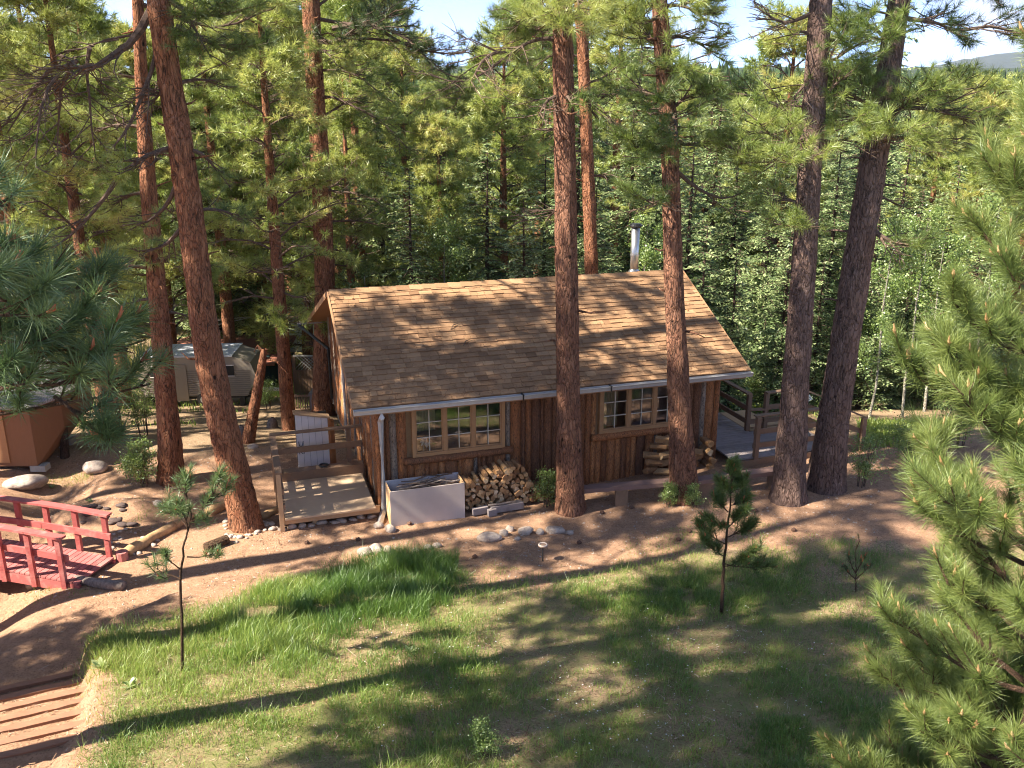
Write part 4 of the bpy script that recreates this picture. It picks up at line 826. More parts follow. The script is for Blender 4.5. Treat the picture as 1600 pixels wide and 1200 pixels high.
class Pine:
    def __init__(s, seed): s.r = np.random.RandomState(seed); s.w = Geo(); s.P = []; s.D = []; s.S = []; s.T = []
    def tuft(s, p, d, sc, t): s.P.append(p); s.D.append(d); s.S.append(sc); s.T.append(t)
    def twig(s, p, d, ln, r0, leafy, sc, tint, depth=0):
        r = s.r; side = nrm(np.cross(d, UP)+1e-3); crv = r.randn(3)*.12*ln+UP*(.16 if leafy else -.05)*ln
        pts = np.array([p, p+d*ln*.5+crv*.25+r.randn(3)*.04*ln, p+d*ln+crv]); s.w.tube(pts, [r0, r0*.7, r0*.4], 4, tint=.3 if leafy else .8, cap=False)
        e = nrm(pts[2]-pts[1]); 
        if leafy: s.tuft(pts[2], e, sc*r.uniform(.8, 1.15), tint+r.uniform(-.12, .12))
        n = (3 if leafy else 3) if depth == 0 else 0
        for k in range(n):
            t = r.uniform(.3, .95); q = p+d*ln*t+crv*t*t; dd = nrm(d*.8+side*r.choice([-1, 1])*r.uniform(.4, 1)+UP*r.uniform(-.2, .5)+r.randn(3)*.2)
            s.twig(q, dd, ln*r.uniform(.3, .6), r0*.6, leafy, sc, tint, 1)
    def limb(s, p0, p1, r0, n=9, seclen=.7, leaf=(.3, 1), sc=.2, tint=.5, sag=.12, bare=.15, wig=.05):
        r = s.r; p0 = np.asarray(p0, float); p1 = np.asarray(p1, float); ln = np.linalg.norm(p1-p0); K = 7; t = np.linspace(0, 1, K)[:, None]
        P = p0+(p1-p0)*t; P[:, 2] += (np.sin(t[:, 0]*PI)*sag*ln*r.choice([-1, 1], p=[.35, .65])); P += np.cumsum(r.randn(K, 3)*wig*ln/3, 0)*t*(1-t)*3
        s.w.tube(P, r0*(1-.78*t[:, 0]), 6, tint=.3); n = int(n*(1.4 if leaf[1] <= 1 else 1.1))
        for k in range(n):
            u = .18+.82*(k+r.rand())/n; i = min(int(u*(K-1)), K-2); f = u*(K-1)-i; q = P[i]*(1-f)+P[i+1]*f; tg = nrm(P[i+1]-P[i]); side = nrm(np.cross(tg, UP)+1e-3)
            d = nrm(tg*r.uniform(.4, 1)+side*r.choice([-1, 1])*r.uniform(.5, 1.1)+UP*r.uniform(-.35, .45)); lf = u > leaf[0] and r.rand() > bare and u <= leaf[1]
            s.twig(q, d, seclen*(1.15-.6*u)*r.uniform(.6, 1.15), max(r0*.28, .007), lf, sc, tint)
        if leaf[1] >= 1: s.tuft(P[-1], nrm(P[-1]-P[-2]), sc*1.1, tint)
    def finish(s, root, tm, leafm, woodm, seed=1):
        if s.w.n: s.w.obj('branches', woodm, root)
        if s.P:
            g = Geo(); place(g, tm, s.P, s.D, s.S, s.T, seed); g.obj('crown', leafm, root)
def trunk_geo(P, Rr, seed=0, sides=30, rough=.07, step=.1, flare=True, base_z=0):
    P = np.asarray(P, float); Rr = np.asarray(Rr, float); s = np.concatenate([[0], np.cumsum(np.linalg.norm(np.diff(P, axis=0), axis=1))]); n = max(4, int(s[-1]/step)); u = np.linspace(0, s[-1], n)
    Q = np.stack([np.interp(u, s, P[:, i]) for i in range(3)], 1)
    ker = 9                                                     # round the corners of the traced line
    for i in (0, 1):
        pad = np.pad(Q[:, i], ker, mode='reflect', reflect_type='odd'); Q[:, i] = np.convolve(pad, np.ones(2*ker+1)/(2*ker+1), 'valid')
    rad = np.interp(u, s, Rr); an = np.arange(sides)*2*PI/sides
    A, Uu = np.meshgrid(an, u); ca = np.cos(A)*1.7; sa = np.sin(A)*1.7
    d = 1+rough*(fbm(ca*3.4+seed, sa*3.4+Uu*1.5, seed, 2)-.5)*2+rough*.9*(vnoise(ca*9+5, sa*9+Uu*5.5, seed+3)-.5)*2
    if flare: d = d+np.exp(-Uu/.22)*(.22+.5*np.maximum(0, vnoise(ca*1.5+seed, sa*1.5, seed+9)-.4))+np.exp(-Uu/.9)*.1
    g = Geo(); g.tube(Q, rad, sides, disp=d, cap=False); return g, Q, rad
def pine_from_px(label, pts, Y, seed, limbs, bark, extra_top=8.0, crown_n=16, crown_r=2.6, sc=.21, tint=.5, name='ponderosa_pine', group=None, leafm=None, tm=None, topshift=0, base=None):
    """a pine whose trunk was measured in the photo: pts = (px, py, width in px), at distance Y"""
    b = G(pts[0][0], pts[0][1]) if base is None else np.array([base[0], base[1], gz(*base)]); Y = b[1] if Y is None else Y
    P = [b-[0, 0, .25]]; W_ = [pts[0][2]]
    for px, py, w in pts[1:]: P.append(atY(px, py, Y)); W_.append(w)
    if base is None: P[0][1] = Y
    Rd = []
    for q, w in zip(P, W_):
        dep = q[1]*CP-(q[2]-CAM_H)*SP; Rd.append(w/2/FPX*dep*.9)
    d = nrm(P[-1]-P[-2]); Ptop = P[-1]+d*extra_top; P.append(Ptop); Rd.append(.05)
    e = empty(name, label, 'pine tree', b, 0, group); o = -b
    g, Q, rad = trunk_geo(P, Rd, seed); 
    pn = Pine(seed+50); r = pn.r
    for k in range(16):                                          # short dead stubs
        i = r.randint(int(len(Q)*.2), int(len(Q)*.7)); a = r.uniform(0, 2*PI); dv = np.array([math.cos(a), math.sin(a), r.uniform(-.2, .4)]); ln = r.uniform(.15, .5); g.tube([Q[i]+dv*rad[i]*.7, Q[i]+dv*(rad[i]+ln*.5), Q[i]+dv*(rad[i]+ln)+r.randn(3)*.05], [.028, .018, .008], 5)
    shift(g, o).obj('trunk', bark, e, True)
    for L_ in limbs:
        (sx, sy), (ex, ey), dY = L_[:3]; kw = L_[3] if len(L_) > 3 else {}
        p0 = atY(sx, sy, Y); p1 = atY(ex, ey, Y+dY); kw = dict(kw); n = kw.pop('n', 9); r0 = kw.pop('r0', .045)
        pn.limb(p0, p1, r0, n, kw.pop('seclen', .75), kw.pop('leaf', (.25, 1)), kw.pop('sc', sc), kw.pop('tint', tint), **kw)
    zlo = max(P[-2][2]-.6, 9.6)
    for k in range(crown_n):                                    # the crown above the frame
        z = zlo+(Ptop[2]-zlo)*(k+.5)/crown_n; i = int(np.argmin(abs(Q[:, 2]-z))); a = k*2.4+r.rand(); ln = crown_r*(1.1-.75*k/crown_n)*r.uniform(.75, 1.15)
        pn.limb(Q[i], Q[i]+np.array([math.cos(a), math.sin(a), r.uniform(.05, .45)])*ln, .05, 10, .8, (.3, 1), sc*1.15, tint)
    pn.tuft(Ptop, UP, sc, tint)
    pn.P = [p+o for p in pn.P]; pn.w.v = [v+o.astype(np.float32) for v in pn.w.v]
    pn.finish(e, tm or TUFT_MID, leafm or M_pine, M_twig, seed); return e

BARE = dict(leaf=(2, 2), n=14, seclen=1.0, sag=.2)
pine_from_px('tall leaning ponderosa with orange bark left of the entry deck', [(388, 822, 52), (352, 680, 50), (325, 560, 46), (300, 350, 44), (283, 230, 42), (262, 110, 41), (247, 0, 39)], None, 11, [
    ((240, 8), (95, 110), -.6, dict(BARE, r0=.085, n=10)), ((120, 95), (55, 260), -.9, BARE), ((140, 75), (150, 250), .3, BARE), ((250, 60), (170, 240), -.5, dict(BARE, n=8)), ((105, 105), (10, 210), .2, BARE), ((110, 110), (90, 250), .5, BARE),
    ((270, 5), (370, 18), -.4, dict(tint=.3, n=12)), ((275, 40), (400, 70), .6, dict(tint=.3, n=12)), ((265, 0), (330, 90), -.6, dict(tint=.35)),
    ((268, 232), (180, 275), -.5, dict(r0=.06, leaf=(.5, 1), n=11, tint=.6)), ((280, 130), (340, 128), .3, dict(n=5, leaf=(.6, 1))), ((264, 140), (235, 165), 0, BARE), ((285, 355), (222, 392), .4, dict(leaf=(.5, 1), n=7, tint=.6)),
    ((190, 270), (75, 390), .2, dict(leaf=(.5, 1), n=10, tint=.62, bare=.4)), ((275, 290), (205, 350), .5, dict(n=7, bare=.6)), ((290, 380), (310, 430), .3, dict(n=4, leaf=(.3, 1))), ((300, 235), (345, 275), .4, dict(n=5, bare=.5, tint=.35)), ((305, 330), (370, 340), .5, dict(n=7, tint=.35))],
    MB_pine, 9, 16, 2.7, tint=.55)
pine_from_px('straight ponderosa rising behind the left roof corner of the cabin', [(505, 655, 40), (508, 450, 34), (503, 300, 33), (493, 150, 31), (485, 0, 30)], 26.3, 12, [
    ((490, 60), (560, 40), -1, dict(r0=.09, tint=.08, n=12)), ((520, 45), (650, 70), -.5, dict(r0=.08, tint=.05, n=16, seclen=1.2)), ((600, 50), (740, 80), 0, dict(r0=.05, tint=.03, n=14, seclen=1.1)), ((500, 30), (620, 5), .5, dict(r0=.06, tint=.06, n=14, seclen=1.1)),
    ((560, 60), (700, 120), .4, dict(tint=.05, n=14, seclen=1.1)), ((500, 110), (600, 150), -.5, dict(tint=.3, n=12, seclen=1.1)), ((500, 185), (570, 160), .3, dict(tint=.2, n=10, bare=.5)), ((500, 150), (640, 235), -.4, dict(tint=.3, n=13, bare=.4, seclen=1.1)),
    ((490, 90), (430, 90), -.8, dict(tint=.75, n=11)), ((488, 120), (455, 105), -1.4, dict(tint=.8, n=11)), ((490, 80), (530, 110), -1.6, dict(tint=.78, n=11)), ((480, 165), (430, 150), 0, BARE), ((490, 245), (395, 240), .4, dict(BARE, n=8)), ((492, 280), (440, 235), .3, dict(BARE, n=8)),
    ((498, 300), (600, 320), -.5, dict(tint=.25, n=10, bare=.5)), ((500, 350), (620, 360), .5, dict(tint=.2, n=12, bare=.5, seclen=1.0)), ((500, 230), (400, 300), .5, dict(tint=.45, n=10, bare=.4)), ((503, 390), (560, 420), .5, dict(BARE, n=8)), ((500, 290), (545, 260), -.5, dict(BARE, n=8))],
    MB_pine, 9, 14, 3.0, sc=.22, tint=.45, base=(-5.86, 26.3))
pine_from_px('straight ponderosa before the middle of the cabin front', [(892, 797, 50), (888, 640, 40), (885, 400, 39), (882, 200, 37), (878, 0, 34)], None, 13, [
    ((870, 62), (790, 88), -.6, dict(r0=.05, leaf=(2, 2), n=6)), ((795, 85), (655, 108), -.5, dict(BARE, n=12, r0=.03)), ((795, 85), (735, 130), -.8, dict(BARE, n=10)), ((880, 30), (905, 15), -1.6, dict(n=8, tint=.8)), ((880, 60), (895, 48), -1.9, dict(n=7, tint=.8)), ((880, 10), (850, 25), -1.4, dict(n=7, tint=.7)),
    ((875, 20), (800, 30), -.3, dict(n=12, tint=.4)), ((875, 0), (830, 50), .5, dict(n=11, tint=.4)), ((890, 0), (945, 30), .3, dict(n=10, tint=.6)), ((868, 200), (823, 198), 0, dict(n=2, leaf=(2, 2), r0=.03)), ((890, 140), (935, 190), .3, dict(BARE, n=8)), ((880, 150), (840, 185), -.4, dict(BARE, n=8)), ((885, 160), (895, 165), -1.0, dict(n=3, tint=.3)), ((892, 330), (850, 350), .4, dict(BARE, n=6))],
    MB_brown, 9, 15, 2.4, tint=.6)
pine_from_px('slender ponderosa rising behind the cabin roof right of the middle', [(925, 470, 24), (925, 425, 23), (918, 250, 22), (912, 100, 20), (905, 0, 18)], 27.0, 14, [
    ((915, 60), (960, 30), -.6, dict(n=10, tint=.55)), ((912, 130), (980, 90), .3, dict(n=10, tint=.5, bare=.3)), ((915, 190), (860, 170), .4, dict(n=9, tint=.4)), ((920, 275), (960, 285), 0, dict(n=6, tint=.3, r0=.06)), ((918, 240), (830, 250), .4, dict(n=9, tint=.4)), ((912, 20), (870, 40), .5, dict(n=10, tint=.5)), ((912, 90), (830, 110), .8, dict(n=11, tint=.5))],
    MB_pine, 7, 10, 2.4, sc=.22, tint=.5, base=(2.45, 27.0))
pine_from_px('ponderosa standing at the right bench end before the right window', [(1072, 780, 50), (1062, 640, 38), (1052, 430, 32), (1048, 250, 31), (1038, 110, 30), (1030, 0, 27)], None, 15, [
    ((1035, 20), (975, 30), -.6, dict(n=11, tint=.7)), ((1035, 10), (1100, 30), -.5, dict(n=11, tint=.65)), ((1040, 60), (1110, 80), .3, dict(n=11, tint=.6)), ((1040, 90), (1000, 60), .4, dict(n=9, tint=.65)), ((1045, 160), (1010, 175), -1.3, dict(n=11, tint=.35)), ((1045, 180), (1060, 215), -1.6, dict(n=12, tint=.3)), ((1045, 200), (970, 215), -.5, dict(n=11, tint=.4)),
    ((1048, 170), (1110, 150), -.3, dict(n=12, tint=.45)), ((1040, 155), (930, 160), .3, dict(n=12, tint=.55, bare=.4)), ((1045, 220), (1000, 250), -.9, dict(n=10, tint=.3)), ((1048, 215), (1115, 225), .3, dict(n=11, tint=.4)), ((1048, 300), (1000, 308), -.8, dict(n=9, tint=.35)), ((1035, 120), (1085, 110), -1.0, dict(n=9, tint=.5)), ((1055, 265), (1160, 300), .8, dict(n=8, tint=.4, bare=.6))],
    MB_brown, 9, 15, 2.5, tint=.6)
pine_from_px('stout ponderosa with dark bark carrying the small white sign', [(1232, 780, 58), (1240, 640, 45), (1252, 480, 42), (1266, 260, 40), (1275, 120, 38), (1283, 0, 37)], None, 16, [
    ((1262, 215), (1185, 190), -1.0, dict(n=12, tint=.62)), ((1260, 230), (1150, 235), -.4, dict(n=14, tint=.5, seclen=.9)), ((1258, 205), (1110, 150), .2, dict(n=13, tint=.4, r0=.05, seclen=.9)), ((1262, 240), (1235, 245), -1.5, dict(n=9, tint=.6)), ((1250, 320), (1210, 315), .1, dict(n=7, tint=.5)), ((1255, 340), (1225, 350), -.6, dict(n=6, tint=.5)),
    ((1280, 60), (1335, 40), .3, dict(n=10, tint=.5, bare=.4)), ((1278, 100), (1330, 75), -.4, dict(n=9, tint=.4, bare=.4)), ((1270, 20), (1180, 10), .3, dict(BARE, n=10)), ((1272, 60), (1238, 55), 0, dict(BARE, n=3)), ((1268, 130), (1235, 160), 0, dict(BARE, n=4)), ((1275, 180), (1320, 120), -.4, dict(n=8, tint=.4, bare=.3)), ((1265, 210), (1330, 215), .2, dict(n=5, bare=.7))],
    MB_old, 9, 14, 2.5, tint=.5)
pine_from_px('leaning dark-barked ponderosa, rightmost of the large trunks', [(1290, 762, 62), (1302, 650, 52), (1320, 540, 48), (1345, 370, 46), (1370, 230, 44), (1388, 110, 40), (1405, 0, 36)], None, 17, [
    ((1375, 180), (1300, 150), -.8, dict(n=12, tint=.45)), ((1378, 160), (1330, 110), -.3, dict(n=12, tint=.4)), ((1380, 200), (1450, 150), -.6, dict(n=13, tint=.5, r0=.055)), ((1380, 190), (1500, 140), -.2, dict(n=14, tint=.45, r0=.06, seclen=.9)), ((1385, 170), (1540, 200), .2, dict(n=14, tint=.55, r0=.06, seclen=.9)), ((1378, 210), (1400, 200), -1.6, dict(n=10, tint=.6)), ((1380, 205), (1460, 230), -.8, dict(n=12, tint=.6)),
    ((1370, 190), (1320, 200), -.9, dict(n=10, tint=.5)), ((1390, 80), (1370, 60), -.9, dict(n=9, tint=.35)), ((1400, 30), (1500, 55), -.3, dict(n=13, tint=.1, r0=.06, seclen=.9)), ((1490, 50), (1640, 85), -.2, dict(n=15, tint=.08, r0=.04, seclen=.9)), ((1400, 10), (1560, 0), .4, dict(n=13, tint=.1, seclen=.9)), ((1385, 60), (1330, 40), .3, dict(n=9, tint=.3)),
    ((1352, 350), (1430, 385), -.4, dict(n=9, tint=.35, r0=.07, leaf=(.5, 1))), ((1355, 320), (1400, 320), .3, dict(BARE, n=4)), ((1385, 215), (1600, 290), .5, dict(n=14, tint=.55, seclen=.9, bare=.3))],
    MB_old, 9, 14, 2.7, tint=.45)
pine_from_px('ponderosa with pale sunlit bark left of the leaning trunk', [(268, 752, 44), (262, 640, 36), (248, 480, 32), (236, 350, 28), (225, 200, 24), (218, 60, 20)], None, 18, [
    ((240, 390), (190, 420), -.6, dict(n=9, tint=.7)), ((236, 360), (290, 390), .3, dict(n=9, tint=.65)), ((240, 420), (150, 440), .3, dict(n=11, tint=.65)), ((232, 300), (170, 330), .2, dict(n=11, tint=.7)), ((230, 260), (290, 250), .4, dict(n=9, tint=.6)), ((245, 470), (200, 480), .3, dict(n=7, tint=.6, bare=.4)), ((228, 200), (150, 210), .3, dict(n=10, tint=.7)), ((222, 120), (160, 90), .2, dict(n=10, tint=.7)), ((222, 140), (290, 180), .5, dict(n=10, tint=.6)), ((250, 490), (300, 500), .3, dict(n=6, tint=.5, bare=.5))],
    MB_pine, 7, 12, 2.4, tint=.65)
# small sign on the fourth trunk
def sign():
    c = atY(1257, 626, 17.45); e = empty('trunk_sign', 'small tilted pale sign fixed to the stout dark trunk', 'sign', c); Rm = rotm(0, -.62, -.15)
    g = Geo(); g.box((0, 0, 0), (.30, .02, .115), Rm); g.obj('board', plain('sign_paint', (.68, .76, .74), .5), e)
    g = Geo(); r = np.random.RandomState(1)
    for k in range(8):
        x = -.12+k*.034
        g.box(Rm@np.array([x, -.012, 0]), (.008, .004, .06), Rm)
        g.box(Rm@np.array([x+.009, -.012, r.choice([-.026, 0, .026])]), (.016, .004, .008), Rm)
    g.obj('lettering', plain('sign_ink', (.12, .22, .24), .6), e)
sign()

def fir_proto(seed, H, Rb, low, sub=1.0):
    """trunk + flat drooping sprays of short needles"""
    r = np.random.RandomState(seed); tr, Q, rad = trunk_geo([(0, 0, -.5), (0, 0, H*.5), (.1, 0, H)], [H*.014, H*.009, .01], seed, 10, .04, .5, False)
    w = Geo(); V = []; TN = []; z = low
    while z < H-.1:
        f = (H-z)/(H-low); nb = int(4+4*f); ln0 = Rb*(f**.75)*(1 if z > low+1.5 else .8)
        for b in range(nb):
            a = r.uniform(0, 2*PI); ln = ln0*r.uniform(.6, 1.12)+.12; n = max(3, int(ln/.16)); t = np.linspace(0, 1, n+1); d = np.array([math.cos(a), math.sin(a), 0]); s = np.array([-d[1], d[0], 0])
            zz = z+r.uniform(-.15, .15)+ln*(.18*t-.42*t*t+.12*t**3); P = d*(ln*t)[:, None]+np.stack([0*t, 0*t, zz], 1)
            w.tube(P[::max(1, n//3)], np.linspace(.02+.006*ln, .005, len(P[::max(1, n//3)])), 3, cap=False)
            base = r.uniform(.05, .55)
            for k in range(1, n+1):
                wl_ = ln*.42*(1-t[k]*.72)*r.uniform(.7, 1.1)
                for sg in (-1, 1):
                    m_ = max(2, int(wl_/.10)); dd = nrm(d*.65+s*sg); dr = np.array([0, 0, -.14*wl_])
                    for j in range(m_):
                        u = (j+.5)/m_; c = P[k]+dd*wl_*u+dr*u*u*2+r.randn(3)*.02; h = .105*r.uniform(.7, 1.3); e = nrm(dd+r.randn(3)*.35); q = nrm(np.cross(e, UP)+r.randn(3)*.35)
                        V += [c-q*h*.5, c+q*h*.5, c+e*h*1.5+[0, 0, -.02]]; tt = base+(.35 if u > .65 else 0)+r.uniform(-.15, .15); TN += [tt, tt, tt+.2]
        z += .27*sub
    g = Geo(); g.add(np.array(V), None, np.arange(len(V)).reshape(-1, 3), tint=np.clip(TN, 0, 1)); return tr, w, g
def broad_proto(seed, H, crown, n, leaf=.055, stems=1, trunkr=.05, low=.3):
    r = np.random.RandomState(seed); tr = Geo(); w = Geo(); C_ = []
    for s in range(stems):
        a = r.uniform(0, 2*PI); lean = r.uniform(0, .12)*H*(.3 if stems == 1 else 1.4); b = np.array([math.cos(a), math.sin(a), 0])*(.05 if stems == 1 else .12); top = b+np.array([math.cos(a)*lean, math.sin(a)*lean, H*r.uniform(.85, 1)])
        P = [b+(top-b)*t+np.append(r.randn(2)*.02*H*.3, 0)*(t > 0) for t in np.linspace(0, 1, 6)]; tr.tube(P, np.linspace(trunkr, trunkr*.25, 6), 8, cap=False)
        for k in range(int(14 if stems == 1 else 6)):
            t = r.uniform(low, 1); q = b+(top-b)*t; a2 = r.uniform(0, 2*PI); ln = crown*r.uniform(.4, 1)*(1.2-.6*t); e = q+np.array([math.cos(a2), math.sin(a2), r.uniform(.2, .8)])*ln; w.tube([q, (q+e)/2+r.randn(3)*.03, e], [trunkr*.35, trunkr*.2, .004], 4, cap=False); C_ += [q*(1-u)+e*u for u in r.uniform(.35, 1.05, 6)]
    C_ = np.array(C_); m_ = n//len(C_)+1; P = np.repeat(C_, m_, 0)+r.randn(len(C_)*m_, 3)*crown*.14; k = len(P); d = r.randn(k, 3); d /= np.linalg.norm(d, axis=1)[:, None]; s = np.cross(d, r.randn(k, 3)); s /= np.linalg.norm(s, axis=1)[:, None]; L_ = leaf*r.uniform(.7, 1.3, k)[:, None]
    V = np.stack([P, P+d*L_*.5+s*L_*.4, P+d*L_, P+d*L_*.5-s*L_*.4], 1).reshape(-1, 3); g = Geo(); tn = np.clip(np.repeat(r.uniform(.1, .9, len(C_)), m_)*.6+r.uniform(0, .4, k), 0, 1)
    g.add(V, np.arange(4*k).reshape(-1, 4), tint=np.repeat(tn, 4)); return tr, w, g
def pine_proto(seed, H, low, Rb, nl, sc=.24, tint=.55):
    tr, Q, rad = trunk_geo([(0, 0, -.6), (.1, .05, H*.5), (0, .1, H)], [H*.0155+.03, H*.010+.02, .03], seed, 12, .05, .35, False); pn = Pine(seed)
    for k in range(nl):
        f = k/nl; z = low+(H-low)*f**.95; i = int(np.argmin(abs(Q[:, 2]-z))); a = k*2.4+pn.r.rand()*1.2; prof = (min(1, .45+f*3)*(1.05-f*.85)); ln = Rb*prof*pn.r.uniform(.65, 1.2)
        dead = f < .2 and pn.r.rand() < .5
        pn.limb(Q[i], Q[i]+np.array([math.cos(a), math.sin(a), pn.r.uniform(-.2, .35)+f*.3])*ln, .03+.02*(1-f), 13 if not dead else 9, .9, (.25, 1) if not dead else (2, 2), sc, tint+pn.r.uniform(-.2, .2))
    pn.tuft(Q[-1], UP, sc, tint); g = Geo(); place(g, TUFT_FAR, pn.P, pn.D, pn.S, pn.T, seed); return tr, pn.w, g
PROTO = {}
def proto(kind):
    if kind in PROTO: return PROTO[kind]
    k, v = kind
    if k == 'pine': tr, w, g = pine_proto(300+v, [17, 15, 13, 18, 17][v], [2.2, 3.0, 1.0, 9.5, 4.6][v], [3.5, 3.1, 2.7, 3.3, 3.2][v], [62, 56, 52, 25, 56][v], tint=[.66, .58, .75, .5, .72][v], sc=.3); mats = (MB_pine, M_twig, M_pine)
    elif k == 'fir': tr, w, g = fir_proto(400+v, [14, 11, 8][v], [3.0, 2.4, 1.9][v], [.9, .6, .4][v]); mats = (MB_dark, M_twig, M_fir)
    elif k == 'aspen': tr, w, g = broad_proto(500+v, [7.5, 6][v], [1.2, 1.0][v], 5200, .07); mats = (M_aspen, M_twig, M_leaf)
    else: tr, w, g = broad_proto(520+v, [2.2, 1.3][v], [.9, .6][v], 3000, .055, 7, .02, .2); mats = (M_twig, M_twig, M_leaf)
    ms = []
    for gg, mt, nm in zip((tr, w, g), mats, ('trunk', 'branches', 'crown')): me = gg.mesh(nm, nm == 'trunk'); me.materials.append(mt); ms.append(me)
    PROTO[kind] = ms; return ms
KN = {'pine': ('background_pine', 'pine tree'), 'fir': ('fir_tree', 'fir tree'), 'aspen': ('aspen_tree', 'aspen'), 'shrub': ('leafy_shrub', 'shrub')}
def put(kind, x, y, scale, label, group=None, rz=None, sxy=1.0):
    ms = proto(kind); nm, cat = KN[kind[0]]; e = empty(nm, label, cat, (x, y, gz(x, y)-.05), (hash2(int(x*37) % 9999, int(y*53) % 9999, 3)*6.28 if rz is None else rz), group); e.scale = (scale*sxy, scale*sxy, scale)
    for me, pn in zip(ms, ('trunk', 'branches', 'crown')): o = bpy.data.objects.new(pn if kind[0] != 'shrub' or pn != 'trunk' else 'stems', me); COL.objects.link(o); o.parent = e
    return e
def htop(px, py, Y, x): return max(3.5, atY(px, py, Y)[2]-gz(x, Y))
BASEH = {('pine', 4): 17, ('pine', 3): 18, ('pine', 0): 17, ('pine', 1): 15, ('pine', 2): 13, ('fir', 0): 14, ('fir', 1): 11, ('fir', 2): 8, ('aspen', 0): 7.5, ('aspen', 1): 6}
def bgtree(kind, px, Y, toppy, label, group):
    """tree at picture column px and distance Y whose top shows at picture row toppy"""
    x = (px-800)/FPX*(Y*1.0); h = htop(px, toppy, Y, x); return put(kind, x, Y, h/BASEH[kind], label, group, sxy=(1.0 if h/BASEH[kind] < 1.3 else .9))
